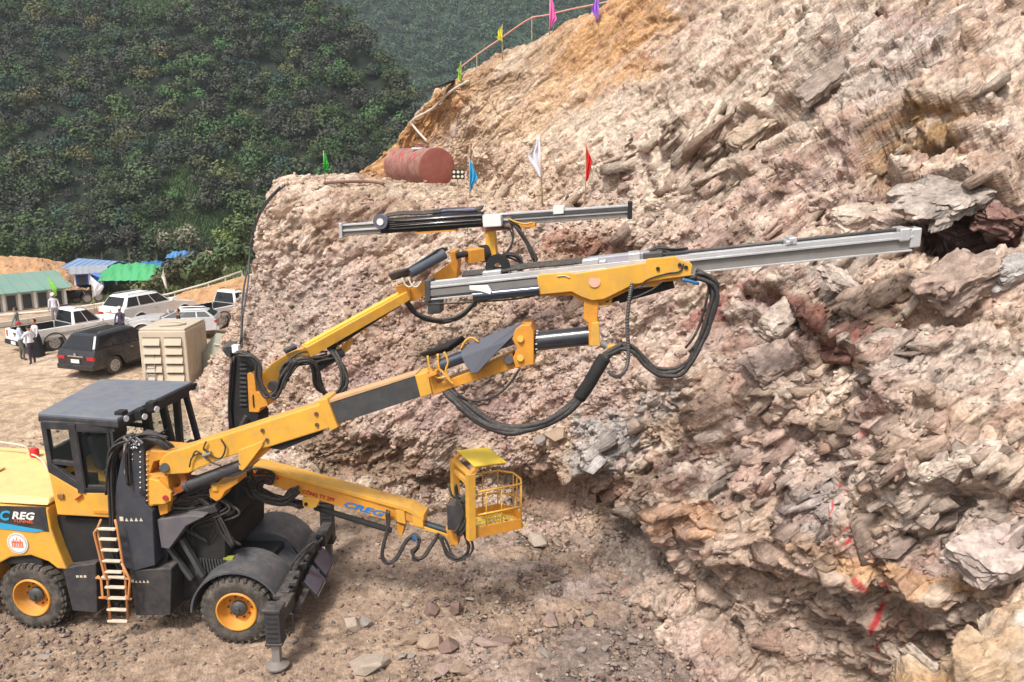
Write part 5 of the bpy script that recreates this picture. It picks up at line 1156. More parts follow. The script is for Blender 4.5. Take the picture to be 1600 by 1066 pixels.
    if kind == 'suv': MB().box((x0-.01, 0, .93), (.04, .8, .05)).build('chrome_strip', CHR, bo, .01)
    else: MB().box((x0-.025, 0, .93), (.02, .22, .08)).build('tailgate_handle', BLM, bo, .01)
    MB().lathe((x0-.022, 0, 1.0 if kind == 'suv' else .84), (-1, 0, 0), [(0, .012), (.07, .008), (.07, 0)], 18).build('badge', CHR, bo)
    ub = MB().box((wb/2, 0, .42), (wb+1.2, 1.5, .2)).build('underbody', BLM, bo)
    return c
car((88,549), (163,523), 'dusty white double cab pickup with open black bed beside two people', 'pickup', CWH, 3.1, heading=R(55))
car((183,585), (236,560), 'black estate off-roader seen from behind left of the beige cabinet', 'suv', CBK, 2.85, heading=R(72))
car((223,513), (292,494), 'white off-roader seen from behind parked beyond the beige cabinet', 'suv', CWH, 2.85, heading=R(64))
car((351,512), (392,496), 'white pickup half hidden behind the left flank of the rock', 'pickup', CWH, 3.1, heading=R(62))
car((305,530), (250,538), 'dusty silver saloon car mostly hidden behind the beige cabinet', 'suv', CSI, 2.4, Wc=1.6, side=1, heading=R(190), ht=1.36)
sp = MB()
# dark motorbike by the shed and a dark car on the left
def moto(p, rz, label):
    c = empty('motorbike', label, 'motorbike', p, rz)
    for x in (0, 1.25): 
        w_ = MB().lathe((x, 0, .3), (0, 1, 0), [(.22, -.04), (.3, -.04), (.3, .04), (.22, .04), (.22, -.04)], 24).build('wheel', TYR, c); MB().lathe((x, 0, .3), (0, 1, 0), [(0, -.02), (.22, -.01), (.22, .01), (0, .02)], 16).build('rim', SDK, w_)
    MB().prism([(-.25, -.12, .75), (.5, -.12, .72), (.85, -.1, .85), (1.0, -.1, .8), (.8, -.1, .35), (.3, -.1, .32)], (0, .24, 0)).build('frame', BLM, c, .03)
    MB().box((.1, 0, .80), (.75, .26, .1)).build('seat', BLM, c, .04); MB().tube([(1.25, 0, .3), (1.0, 0, 1.0)], .03, 8).build('fork', SDK, c); MB().tube([(.95, -.35, 1.0), (.95, .35, 1.0)], .02, 8).build('handlebar', BLM, c)
moto(G(102, 476, -.1), R(20), 'black motorbike parked left of the flag pole by the shed'); moto(G(120, 474, -.1), R(28), 'black motorbike parked beside another bike closest to the flag pole')
# ---- people ----
SKIN = mat('skin', (.42, .24, .16), .6)
def person(p, rz, label, top, bottom, hair, pose='stand', hatc=None, skirt=False, h=1.68, arm=(0, 0)):
    c = empty('person', label, 'person', p, rz); k = h/1.7
    V_ = [(0, 0, .95, .13), (0, 0, 1.12, .125), (0, .01, 1.30, .15), (0, 0, 1.42, .12), (0, 0, 1.50, .055), (0, .0, 1.56, .055)]
    E_ = [(0, 1), (1, 2), (2, 3), (3, 4), (4, 5)]
    def add(v, frm): V_.append(v); E_.append((frm, len(V_)-1)); return len(V_)-1
    for s in (-1, 1):
        st_ = .06 if s > 0 else -.06
        a = add((s*.09, 0, .88, .10), 0); b = add((s*.11, .03+st_, .48, .065), a); d = add((s*.12, -.01+st_, .09, .045), b); add((s*.13, .10+st_, .04, .04), d)
        sh = add((s*.185, 0, 1.40, .055), 3); bend = arm[0 if s < 0 else 1]
        el = add((s*.24, .02+.16*bend, 1.14+.03*bend, .042), sh); wr = add((s*(.25-.12*bend), .04+.34*bend, .90+.34*bend, .03), el); ha = add((s*(.25-.14*bend), .05+.40*bend, .84+.38*bend, .033), wr)
        for q in range(4): add((s*(.25-.14*bend)+(q-1.5)*.016, .06+.44*bend, .79+.42*bend-.004*abs(q-1), .009), ha)
        add((s*(.22-.14*bend), .08+.41*bend, .83+.4*bend, .010), ha)
    me = bpy.data.meshes.new('body'); me.from_pydata([(x*k, y*k, z*k) for x, y, z, r in V_], E_, [])
    o = bpy.data.objects.new('body', me); sc.collection.objects.link(o); o.parent = c
    sk = o.modifiers.new('skin', 'SKIN')
    for i, (x, y, z, r) in enumerate(V_): me.skin_vertices[0].data[i].radius = (r*k, r*k*(.8 if i < 4 else 1))
    me.skin_vertices[0].data[0].use_root = True
    su = o.modifiers.new('smooth', 'SUBSURF'); su.levels = 1; su.render_levels = 1
    m = bpy.data.materials.new('outfit'); m.use_nodes = True; t = m.node_tree; b = t.nodes['Principled BSDF']; b.inputs['Roughness'].default_value = .8
    tc = t.nodes.new('ShaderNodeTexCoord'); sx = t.nodes.new('ShaderNodeSeparateXYZ'); t.links.new(tc.outputs['Object'], sx.inputs[0]); cr_ = t.nodes.new('ShaderNodeValToRGB'); cr_.color_ramp.interpolation = 'CONSTANT'
    mr = t.nodes.new('ShaderNodeMath'); mr.operation = 'DIVIDE'; mr.inputs[1].default_value = 2.0*k; t.links.new(sx.outputs[2], mr.inputs[0]); t.links.new(mr.outputs[0], cr_.inputs[0])
    el_ = cr_.color_ramp.elements; el_[0].position = 0; el_[0].color = (.03, .025, .02, 1); el_[1].position = .045; el_[1].color = (*bottom, 1)
    e_ = el_.new(.485); e_.color = (*top, 1); e_ = el_.new(.735); e_.color = (.42, .24, .16, 1); t.links.new(cr_.outputs[0], b.inputs['Base Color']); me.materials.append(m)
    hd = MB(); prof = [(0, -.125), (.045, -.12), (.07, -.08), (.08, -.02), (.082, .03), (.07, .085), (.04, .115), (0, .122)]
    hd.lathe((0, .015*k, 1.63*k), (0, 0, 1), [(r_*k, z_*k) for r_, z_ in prof], 20); hd.box((0, .10*k, 1.62*k), (.022, .035, .04)); hd.box((-.085*k, .01, 1.62*k), (.015, .03, .05)); hd.box((.085*k, .01, 1.62*k), (.015, .03, .05))
    ho = hd.build('head', SKIN, c, smooth='auto')
    for s in (-1, 1): MB().box((s*.03*k, .092*k, 1.645*k), (.018, .012, .01)).build('eye', BLM, ho)
    MB().box((0, .09*k, 1.575*k), (.04, .015, .008)).build('mouth', mat('lips', (.3, .1, .08), .6), ho)
    hp = [(.088, -.0), (.092, .04), (.08, .095), (.045, .13), (0, .138)]
    MB().lathe((0, -.004, 1.63*k), (0, -.15, 1), hp, 20).build('hair', mat('hair_black', (.012, .010, .01), .6), ho, smooth='auto')
    if hatc:
        ht_ = MB().lathe((0, .0, 1.66*k), (0, -.05, 1), [(.10, -.0), (.102, .06), (.07, .11), (0, .125)], 22); ht_.prism([(-.08, .06, 1.67*k), (.08, .06, 1.67*k), (.06, .19, 1.65*k), (-.06, .19, 1.65*k)], (0, 0, .012)); ht_.build('cap', mat('cap%.2f' % hatc[0], hatc, .6), ho, smooth='auto')
    if skirt: MB().lathe((0, 0, 0), (0, 0, 1), [(.30, .06), (.26, .4), (.20, .85), (.14, 1.08)], 22).build('long_skirt', mat('skirt', bottom, .8), c, smooth='auto')
    return c
WSH = (.72, .74, .80); NAV = (.03, .03, .06)
person(G(52, 569), R(60), 'person in a white shirt and dark trousers reaching out behind the pickup tailgate', WSH, (.04, .03, .05), None, arm=(.9, .6))
person(G(36, 563), R(-60), 'person in a pale blue shirt and red cap left of the pickup tailgate', (.45, .55, .68), (.12, .12, .11), None, hatc=(.45, .04, .04), arm=(.7, .5))
person(G(60, 558), R(150), 'person in a long black dress with white shoulders against the pickup tailgate', (.66, .64, .64), (.012, .012, .014), None, skirt=True, arm=(.2, .2))
person(G(31, 535), R(100), 'person in a grey green shirt and blue trousers left of the pickup bed', (.22, .25, .22), (.15, .28, .42), None, arm=(.3, .1))
person(G(88, 508), R(200), 'person in a white shirt and white cap standing beyond the white pickup', (.66, .66, .76), (.2, .2, .24), None, hatc=(.78, .78, .78))
person(G(192, 534), R(170), 'person in dark clothes with a white collar between the black car and the white one', (.05, .04, .08), (.03, .025, .05), None, hatc=(.7, .7, .72), arm=(.3, .3))
person(G(283, 541), R(120), 'person in a black top just behind the beige cabinet', (.015, .015, .017), (.03, .03, .035), None, h=1.75)
# ---- railing on the earth ramp ----
rl2 = empty('guard_railing', 'long white two rail guard railing rising along the earth ramp behind the cars', 'railing', W(160, 480, 47))
MRL = mat('rail_white', (.62, .60, .54), .5, dirt=.3)
def D_(x): return 47.0
u_pts = [W(-60,498,45), W(100,484,46.5), W(160,474,47), W(262,460,48), W(320,444,49), W(378,424,50)]; l_pts = [W(-60,508,45), W(100,492,46.5), W(150,482,47), W(272,465,48), W(320,451,49), W(382,432,50)]
MB().tube([loc(rl2, p) for p in u_pts], .06, 8).build('rail', MRL, rl2, smooth=True); MB().tube([loc(rl2, p) for p in l_pts], .06, 8).build('rail', MRL, rl2, smooth=True)
for t in range(12):
    q = t/11; i = min(int(q*5), 4); f = q*5-i; a_ = u_pts[i].lerp(u_pts[i+1], f); MB().tube([loc(rl2, a_), loc(rl2, a_-Vector((0, 0, 1.0)))], .04, 6).build('post', MRL, rl2)
# low white wall on the left
wl = MB().prism([G(-60,520), G(30,508), G(120,494), G(150,489)]+[G(150,489)+Vector((0, .25, 0)), G(120,494)+Vector((0, .25, 0)), G(30,508)+Vector((0, .25, 0)), G(-60,520)+Vector((0, .25, 0))], (0, 0, .28)).build('low_wall', mat('wall_white', (.60, .55, .48), .7, dirt=.4), None, .02); tag(wl, 'low whitewashed wall behind the white pickup at the left edge', 'wall')
# earth ramp
def surf_from(name, rows, cols_rgb, seed, n=40, kind='structure', amp=.15):
    A_ = np.array([[list(p) for p in r_] for r_ in rows]); a = np.linspace(0, A_.shape[0]-1, n); b = np.linspace(0, A_.shape[1]-1, n*2)
    S_ = cr_resample(A_, a); S_ = np.swapaxes(cr_resample(np.swapaxes(S_, 0, 1), b), 0, 1); P_ = S_.reshape(-1, 3).astype(np.float32)
    h_, f_, e_ = frac(P_/.6, seed); P_[:, 2] += amp*(fbm(P_*.6, seed, 4)+.3*h_); P_[:, 1] -= amp*f_
    cc_ = np.array(cols_rgb)[None]*np.clip(1+.25*fbm(P_*1.5, seed+3, 3)+.15*h_, .5, 1.5)[:, None]
    o = np_mesh(name, P_, grid_faces(len(a), len(b)), MROCK, cc_); tag(o, kind=kind); return o
surf_from('earth_ramp', [[W(x, y, D) for x, y, D in r_] for r_ in ([(130,505,44),(220,502,44),(290,498,44),(350,500,43),(440,500,42)], [(130,494,46),(220,490,46),(290,470,47),(350,452,47.5),(440,440,48)], [(130,487,47.5),(220,480,48),(290,458,49),(350,440,50),(440,415,51)], [(130,490,54),(220,486,54),(290,470,58),(350,456,58),(440,430,58)])], (.46, .27, .14), 201)
surf_from('orange_bank', [[W(x, y, D) for x, y, D in r_] for r_ in ([(-120,470,58),(0,468,58),(60,462,60),(105,455,63),(140,452,66)], [(-120,430,64),(0,430,64),(60,432,65),(105,438,67),(140,444,70)], [(-120,402,70),(0,404,70),(60,408,71),(95,418,72),(140,432,74)], [(-120,400,85),(0,402,85),(60,405,85),(95,412,85),(140,420,85)])], (.50, .29, .16), 211, amp=.35)
# ---- sheds ----
GRN = mat('roof_green', (.13, .29, .24), .5, dirt=.6, dcol=(.26, .29, .25), dscale=1.2); BLR = mat('roof_blue', (.12, .24, .44), .45, dirt=.6, dcol=(.3, .35, .4)); BTA = mat('tarp_blue', (.03, .11, .50), .5, var=.15, dscale=1); GTA = mat('tarp_green', (.05, .32, .12), .5, var=.15, dscale=1); CTA = mat('tarp_teal', (.05, .25, .40), .5, var=.15, dscale=1)
PTA = mat('tarp_pink', (.60, .30, .25), .6); GRS = mat('sheet_grey', (.36, .40, .46), .4, metal=.2, dirt=.3); WLG = mat('shed_wall', (.50, .47, .44), .7, dirt=.4)
def shed(label, fl_, fr, depth, wallh, roofm, wallm, rise=.8, cat='shed', n_open=3, name='site_shed', over=.35, rz=None, z=0):
    """fl_, fr: the front wall's bottom corners"""
    d = (fr-fl_); ln = Vector((d.x, d.y, 0)).length; rz = math.atan2(d.y, d.x); s = empty(name, label, cat, Vector((fl_.x, fl_.y, fl_.z)), rz)
    wb_ = MB(); wb_.box((ln/2, depth/2, wallh/2), (ln, depth, wallh)); w_ = wb_.build('wall', wallm, s)
    n = max(6, int(ln*1.6)); rf_ = MB()
    o = over; yr = depth*.5
    for (ya, za, yb2, zb2) in ((-o, wallh-.02, yr, wallh+rise), (yr, wallh+rise, depth+o, wallh-.02)):
        pa = [(-o, ya, za), (ln+o, ya, za), (ln+o, yb2, zb2), (-o, yb2, zb2)]; rf_.prism(pa, (0, 0, .06))
    ro = rf_.build('roof', roofm, s)
    rb = MB()
    for k in range(n+1):
        x = -o+(ln+2*o)*k/n; rb.beam((x, -o, wallh+.05), (x, yr, wallh+rise+.07), .06, .05)
    rb.build('roof_ribs', roofm, ro)
    for k in range(n_open):
        x = ln*(k+.5)/n_open; MB().box((x, -.01, wallh*.45), (ln/n_open*.55, .05, wallh*.8)).build('opening', mat('opening_dark', (.05, .055, .06), .8), w_)
    for k in range(n_open+1): MB().box((ln*k/n_open, -.05, wallh/2), (.14, .12, wallh)).build('post', WHT, w_)
    return s
zg = lambda p: Vector((p.x, p.y, float(gz(np.array([p.x]), np.array([p.y]))[0])))
a0 = W(-70, 500, 45); a0.z = 0; a1 = W(104, 484, 49); a1.z = -.1
shed('long low shed with a green sheet metal roof at the left edge', a0, a1, 5.5, 1.05, GRN, WLG, .75, n_open=7)
def at(px, py, Y):
    r = ray(px, py); t = Y/r.y; return Vector((r.x*t, Y, CAMH+r.z*t))
shed('blue walled shed with a pale blue and grey roof in the valley', at(92,442,72), at(146,446,70), 5, 1.0, BLR, BTA, .9, n_open=3)
sh2 = shed('grey sheet roof shelter on blue tarpaulin walls right of the pale blue roof', at(118,446,66), at(163,443,67), 4, .95, GRS, BTA, .35, n_open=2)
shed('small bright blue tarpaulin tent in the valley below the green cover', at(160,448,66), at(203,444,68), 3, .8, mat('tarp_bright', (.10, .22, .66), .45), BTA, .3, n_open=2)
def tarp(label, c, lx, ly, h, m, rz=0, seed=0, name='tarpaulin_tent', cat='tent'):
    n = 24; vs = []; rn = random.Random(seed); ph = rn.random()*6
    for i in range(n+1):
        for j in range(n+1):
            u_, v_ = i/n*2-1, j/n*2-1; z = h*(1-abs(v_)**1.4)*(1-.5*abs(u_)**4)+.08*math.sin(u_*9+ph)*math.sin(v_*7+ph)+.05*math.sin(u_*23+v_*5); vs.append((u_*lx/2, v_*ly/2, max(.0, z)))
    e = empty(name, label, cat, c, rz); fs = [(i*(n+1)+j, (i+1)*(n+1)+j, (i+1)*(n+1)+j+1, i*(n+1)+j+1) for i in range(n) for j in range(n)]
    o = MB().add(vs, fs).build('cover', m, e); so = o.modifiers.new('t', 'SOLIDIFY'); so.thickness = .03
    for sx_ in (-1, 1): 
        for sy_ in (-1, 1): MB().tube([(sx_*lx*.45, sy_*ly*.4, -.6), (sx_*lx*.45, sy_*ly*.4, .35)], .04, 6).build('pole', MPOLE, e)
tarp('long bright green tarpaulin cover in the valley', at(212,433,66)+Vector((0, 0, -.1)), 5.0, 3.0, 1.25, GTA, R(4), 1)
tarp('teal blue tarpaulin tent behind the pale blue shed roof', at(172,417,80)+Vector((0, 0, -.2)), 4.4, 3, .7, CTA, R(-3), 2)
tarp('dark blue tarpaulin tent right of the green cover', at(244,416,82)+Vector((0, 0, -.2)), 3.6, 3, .7, mat('tarp_navy', (.03, .13, .33), .5), R(5), 3)
tarp('light blue tarpaulin roof among the bushes near the rock', at(288,400,88)+Vector((0, 0, -.1)), 3.2, 3, .6, mat('tarp_light', (.08, .24, .50), .5), R(5), 4)
tarp('small salmon pink tarpaulin roof at the foot of the forest', at(332,398,90)+Vector((0, 0, -.1)), 2.4, 3, .5, PTA, 0, 5)
tarp('pale blue sheet lying over the end of the green cover', at(196,427,74)+Vector((0, 0, .2)), 2.2, 2, .5, mat('tarp_pale', (.16, .42, .55), .5), R(4), 6)
# ======================= loose rocks =======================
def rock_mesh(seed, flat=.7):
    rn = random.Random(seed); bm = bmesh.new()
    for _ in range(15):
        v = Vector((rn.gauss(0, 1), rn.gauss(0, 1), rn.gauss(0, 1))).normalized(); v *= rn.uniform(.75, 1.05); bm.verts.new((v.x, v.y*rn.uniform(.8, 1), v.z*flat))
    r_ = bmesh.ops.convex_hull(bm, input=bm.verts); bmesh.ops.delete(bm, geom=[g for g in r_['geom_interior'] if isinstance(g, bmesh.types.BMVert)], context='VERTS')
    bmesh.ops.triangulate(bm, faces=bm.faces[:])
    me = bpy.data.meshes.new('loose_rock'); bm.to_mesh(me); bm.free(); return me
STC = {'tan': (.34, .25, .18), 'pinkish': (.33, .235, .205), 'grey': (.27, .24, .22), 'dark red': (.19, .125, .105), 'pale': (.42, .35, .29)}
STM = {k: mat('stone_'+k.replace(' ', '_'), v, .9, dirt=.45, dcol=(v[0]*.62, v[1]*.6, v[2]*.58), dscale=6, bump=.5, bscale=12, spec=.2, var=.12) for k, v in STC.items()}
RM_ = {}
for i in range(4):
    for k in STC:
        me = rock_mesh(i*7+len(k), .55+.1*i); me.materials.append(STM[k]); RM_[(i, k)] = me
def put_rock(p, s, k, label, grp=None, i=None, cat='rock', name='loose_rock', sc3=(1, 1, 1), rot=None):
    o = bpy.data.objects.new(name, RM_[(random.randrange(4) if i is None else i, k)]); sc.collection.objects.link(o)
    o.location = p; o.scale = (s*sc3[0], s*sc3[1], s*sc3[2]); o.rotation_euler = rot or (random.uniform(-.3, .3), random.uniform(-.3, .3), random.uniform(0, 6.3)); tag(o, label, cat, grp); return o
BIG = [(549,976,.26,'pale','white faced boulder on the dirt in front of the machine, left of a grey one',0,(1,.9,1.1)),(573,970,.19,'grey','grey rock touching the white faced boulder on the dirt',1,(1.2,1,.8)),
 (580,1037,.33,'pale','large flat tan slab lying on the dirt at the bottom of the picture',2,(1.3,1,.7)),(671,1003,.27,'tan','tan angular block at the edge of the rubble pile',3,(1.1,1,.9)),(700,1008,.26,'dark red','brown block touching the tan block in the rubble',1,(1,1,.9)),
 (762,1005,.24,'pinkish','flat pinkish slab in the rubble right of the brown block',2,(1.4,.8,.5)),(785,1000,.22,'dark red','dark purple brown flat stone right of the pinkish slab',0,(1.3,.8,.5)),(672,952,.22,'dark red','brown pointed stone at the back of the rubble pile',1,(1,1,1.1)),
 (712,950,.20,'dark red','reddish brown stone beside the pointed brown one',3,(.8,.8,1.2)),(720,1045,.22,'tan','tan stone at the bottom edge of the rubble pile',0,(1.2,1,.8)),(868,683,.36,'tan','big orange brown boulder under the long hose loop',1,(1,.9,1.1)),(840,690,.22,'grey','grey flat stone left of the orange brown boulder',2,(1.5,.9,.6)),
 (842,842,.34,'pale','white rock beside the basket on the dirt',0,(1.2,.9,.8)),(690,1045,.18,'pinkish','pinkish stone between two tan ones at the bottom',3,(1.2,1,.7)),(860,970,.22,'pinkish','pinkish stone alone right of the pile under the rock face',2,(1.3,1,.7)),(610,905,.15,'pale','small pale stone on the dirt left of the basket hoses',1,(1,1,.7)),
 (925,925,.2,'pinkish','pinkish flat stone at the foot of the rock face',2,(1.4,1,.6)),(850,1020,.2,'grey','grey slab right of the rubble pile near the bottom',0,(1.3,.8,.6)),(640,1000,.2,'tan','tan chip left of the large angular block',1,(1.2,.9,.7))]
for x, y, s, k, lb_, i, s3 in BIG:
    p = G(x, y, s*s3[2]*.28)
    if y < 700: p = SP_(x, y)
    put_rock(p, s, k, lb_, i=i, sc3=s3, name='loose_rock')
rn = random.Random(5); kinds = list(STC)
zones = [('among the rubble in front of the rock face', 600, 1000, 900, 1066, 105, .04, .13), ('on the dirt below the basket', 600, 900, 850, 940, 36, .04, .10), ('on the dirt at the lower left corner by the wheel', -5, 110, 950, 1062, 26, .04, .11), ('on the dirt around the outrigger foot', 200, 600, 985, 1062, 22, .03, .07), ('at the foot of the rock face', 850, 1100, 900, 1060, 45, .05, .14)]
for zn, x0, x1, y0, y1, n_, s0, s1 in zones:
    for _ in range(n_):
        x = rn.uniform(x0, x1); y = rn.uniform(y0, y1); k = rn.choice(kinds); s = s0+(s1-s0)*rn.random()**2.2
        put_rock(G(x, y, s*.25), s, k, f'loose angular {k} stone {zn}', f'loose {k} stones {zn}', sc3=(rn.uniform(.8, 1.4), rn.uniform(.7, 1.1), rn.uniform(.5, 1)))
# small debris: nobody could count it
def debris(name, P_, S_, cols_, seed):
    r_ = np.random.default_rng(seed); n = len(P_)
    base = np.array([[i, j, k] for i in (-1, 1) for j in (-1, 1) for k in (-1, 1)], float)
    V_ = base[None]*(1+.45*r_.uniform(-1, 1, (n, 8, 3))); V_ *= np.stack([r_.uniform(.7, 1.3, n), r_.uniform(.5, 1, n), r_.uniform(.25, .7, n)], 1)[:, None]
    a, b, c = r_.uniform(0, 6.3, n), r_.normal(0, .5, n), r_.normal(0, .5, n)
    Rz = np.zeros((n, 3, 3)); Rz[:, 0, 0] = np.cos(a); Rz[:, 0, 1] = -np.sin(a); Rz[:, 1, 0] = np.sin(a); Rz[:, 1, 1] = np.cos(a); Rz[:, 2, 2] = 1
    Rx = np.zeros((n, 3, 3)); Rx[:, 0, 0] = 1; Rx[:, 1, 1] = np.cos(b); Rx[:, 1, 2] = -np.sin(b); Rx[:, 2, 1] = np.sin(b); Rx[:, 2, 2] = np.cos(b)
    V_ = np.einsum('nij,nkj->nki', Rz @ Rx, V_)*S_[:, None, None]*.6+P_[:, None]
    q = np.array([(0, 1, 3, 2), (4, 6, 7, 5), (0, 4, 5, 1), (2, 3, 7, 6), (0, 2, 6, 4), (1, 5, 7, 3)]); F_ = (q[None]+8*np.arange(n)[:, None, None]).reshape(-1, 4)
    o = np_mesh(name, V_.reshape(-1, 3), F_, MROCK, np.repeat(cols_, 8, 0)); tag(o, kind='stuff'); return o
pal = np.array([STC[k] for k in ('tan', 'pinkish', 'grey', 'tan', 'dark red', 'pinkish', 'pale')])*1.0
r_ = np.random.default_rng(3)
# on the floor: sampled over the floor, denser towards the face
n = 90000; x = r_.uniform(-16, 3.5, n); y = r_.uniform(10.5, 30, n); pxx, pyy = to_px(np.stack([x, y, 0*x], 1))
dn = .12+.88*np.clip(sstep(420, 820, pxx)*sstep(700, 900, pyy)+.7*sstep(.05, .35, fbm(np.stack([x, y, 0*x], 1)*.35, 77, 3)), 0, 1)
dn *= 1-.75*sstep(-9, -11, x)*sstep(20, 24, y)
keep = (r_.random(n) < dn) & (pyy < 1120) & (pyy > 560); x, y, pxx = x[keep], y[keep], pxx[keep]; n = len(x)
S_ = .010+.06*r_.random(n)**5; cl = pal[r_.integers(0, len(pal), n)]*r_.uniform(.75, 1.2, (n, 1))*np.where(pxx < 560, .85, 1)[:, None]
a_ = .10*fbm(np.stack([x, y, 0*x], 1).astype(np.float32)*.25, 5, 3)+.05*fbm(np.stack([x, y, 0*x], 1).astype(np.float32)*1.3, 6, 4)
debris('floor_gravel', np.stack([x, y, a_+S_*.25], 1), S_, cl, 4)
# on the broken face
vis = np.where((rowp > 1.0) & (rowp < 8.5) & (QY > 250) & (QY < 1100) & (QX > 300) & (QX < 1660))[0]
wgt = (1-.75*strat[vis])*np.where(N.reshape(-1, 3)[vis][:, 2] > .15, 1, .4); wgt = wgt/wgt.sum(); ch_ = r_.choice(vis, 36000, p=wgt)
S_ = .016+.09*r_.random(len(ch_))**5; S_ *= np.clip(QD[ch_]/18, .6, 1.3)
debris('slope_rubble', P1[ch_]+Nn[ch_]*(S_*.12)[:, None], S_, np.clip(Cpre[ch_]*r_.uniform(.75, 1.3, (len(ch_), 1)), 0, .62), 5)
# bedding plates broken off along the layers of the face
vis = np.where((rowp > 1.6) & (rowp < 10) & (QX > 760) & (QX < 1680) & (QY > -60) & (QY < 1080) & (strat > .45) & (QY > 330-.36*(QX-640)))[0]
cl_ = sstep(-.25, .35, fbm(P0[vis]*.55+30, 47, 3)+.4*fbm(P0[vis]*1.6, 48, 2)); pw_ = strat[vis]*(.01+cl_)**2.4*(1-.9*earth[vis])*(1-.6*low[vis])*(AR0.ravel()[vis]+.0002)**.75*(.04+sstep(8, 15, PDIST[vis])); ch_ = r_.choice(vis, 1700, p=pw_/pw_.sum()); n = len(ch_)
base = np.array([[i, j, k] for i in (-1, 1) for j in (-1, 1) for k in (-1, 1)], float)
upq = sstep(420, 300, QY[ch_]); sz_ = (.04+.29*r_.random(n)**(3.2-1.0*upq))*np.clip(QD[ch_]/16, .7, 1.4)
V_ = base[None]*(1+.38*r_.uniform(-1, 1, (n, 8, 3)))*np.stack([r_.uniform(.6, 1.5, n)*(1+.35*upq), r_.uniform(.12, .45, n), r_.uniform(.6, 1.2, n)], 1)[:, None]*sz_[:, None, None]
V_ = V_ @ RM.astype(float); V_ += r_.normal(0, .04, V_.shape)*sz_[:, None, None]
ph = r_.normal(0, .16, n)+.45*wp[ch_, 0]+.95*low[ch_]; c_, s1 = np.cos(ph)[:, None], np.sin(ph)[:, None]; V_ = np.stack([V_[..., 0]*c_+V_[..., 2]*s1, V_[..., 1], -V_[..., 0]*s1+V_[..., 2]*c_], -1)
aa = r_.normal(0, .35, n); ca, sa = np.cos(aa)[:, None], np.sin(aa)[:, None]; V_ = np.stack([V_[..., 0]*ca-V_[..., 1]*sa, V_[..., 0]*sa+V_[..., 1]*ca, V_[..., 2]], -1)
V_ += (P1[ch_]-Nn[ch_]*(sz_*(.34+.04*upq))[:, None])[:, None]
q_ = np.array([(0, 1, 3, 2), (4, 6, 7, 5), (0, 4, 5, 1), (2, 3, 7, 6), (0, 2, 6, 4), (1, 5, 7, 3)]); F_ = (q_[None]+8*np.arange(n)[:, None, None]).reshape(-1, 4)
o = np_mesh('bedding_plates', V_.reshape(-1, 3), F_, MROCK, np.repeat(np.clip(Cpre[ch_]*r_.uniform(.75, 1.15, (n, 1)), .04, .6), 8, 0)); tag(o, kind='stuff')
# ---- the ochre boulder at the lower right corner ----
def outcrop(name, label, c, rad, seed, col, n=150, kind=None):
    u_ = np.linspace(0, 2*np.pi, n*2); v_ = np.linspace(.03, np.pi-.03, n); U_, V_ = np.meshgrid(u_, v_)
    d = np.stack([np.cos(U_)*np.sin(V_), np.sin(U_)*np.sin(V_), np.cos(V_)], -1).reshape(-1, 3); P_ = (d*np.array(rad)).astype(np.float32)
    h_, f_, e_ = frac((P_+np.array(c)) @ RM.T/np.array([.9, .4, .5]), seed); h2, f2, e2 = frac(P_/.2+3, seed+1); h3, f3, e3 = frac(P_/.09, seed+2)
    P_ = P_+d*(.13*h_+.20*f_+.03*h2+.05*f2+.012*h3+.25*fbm(P_*.8, seed, 3))[:, None]
    nn = fbm(P_*1.3, seed+5, 4)[:, None]; cc_ = np.array(col)*(1+.2*h_[:, None]+.16*h2[:, None]); w_ = np.clip(sstep(-.05, .35, nn), 0, 1); cc_ = cc_*(1-w_)+np.array((.55, .48, .42))*w_; w_ = np.clip(sstep(.1, .4, -nn), 0, 1)*.8; cc_ = cc_*(1-w_)+np.array((.42, .24, .11))*w_
    o = np_mesh(name, P_, grid_faces(n, n*2), MROCK, cc_); o.location = c; tag(o, label, 'rock'); return o
oc = W(1610, 1075, 7.9); outcrop('loose_rock', 'huge ochre and white boulder in the lower right corner', (oc.x, oc.y, oc.z-1.0), (1.25, 1.0, 1.75), 301, (.42, .30, .20))
def slab(px, py, sx, sy, sz, col, rot, label, push=.0, seed=1):
    p = SP_(px, py)+Vector((0, push, 0)); n = 46; g_ = np.linspace(-1, 1, n); U_, V_ = np.meshgrid(g_, g_); o1 = np.ones_like(U_); fs = []; vs = []
    for ax in range(3):
        for sg in (-1, 1):
            q = [None]*3; q[ax] = o1*sg; q[(ax+1) % 3] = U_; q[(ax+2) % 3] = V_; vs.append(np.stack(q, -1).reshape(-1, 3)); fs.append(grid_faces(n, n)+(len(vs)-1)*n*n)
    d = np.concatenate(vs).astype(np.float32); k = (np.abs(d)**7).sum(1)**(1/7.); P_ = d/k[:, None]*np.array([sx, sy, sz])
    h1, f1, e1_ = frac((P_+seed*3.1)/np.array([.5, .5, .2]), seed+400); h2, f2, e2_ = frac((P_+seed)/np.array([.2, .2, .08]), seed+401)
    P_ = P_*(1+.12*h1*sstep(0, .15, e1_)+.18*f1*sstep(0, .15, e1_)+.05*h2+.09*f2+.2*fbm(P_*1.6+seed, 402, 3))[:, None]
    cc_ = np.array(col)*(1+.22*h1+.16*h2+.3*fbm(P_*3, 403, 3))[:, None]
    o = np_mesh('rock_slab', P_, np.concatenate(fs), MROCK, cc_); o.location = p; o.rotation_euler = rot; tag(o, label, 'rock'); return o
slab(1218, 505, .38, .26, .24, (.43, .35, .295), (.4, -.5, .5), 'pale block standing out left of the dark red overhanging face', seed=1)
slab(1225, 562, .62, .35, .26, (.42, .32, .27), (.5, -.35, .3), 'large pinkish block under the pale one on the rock face', seed=2)
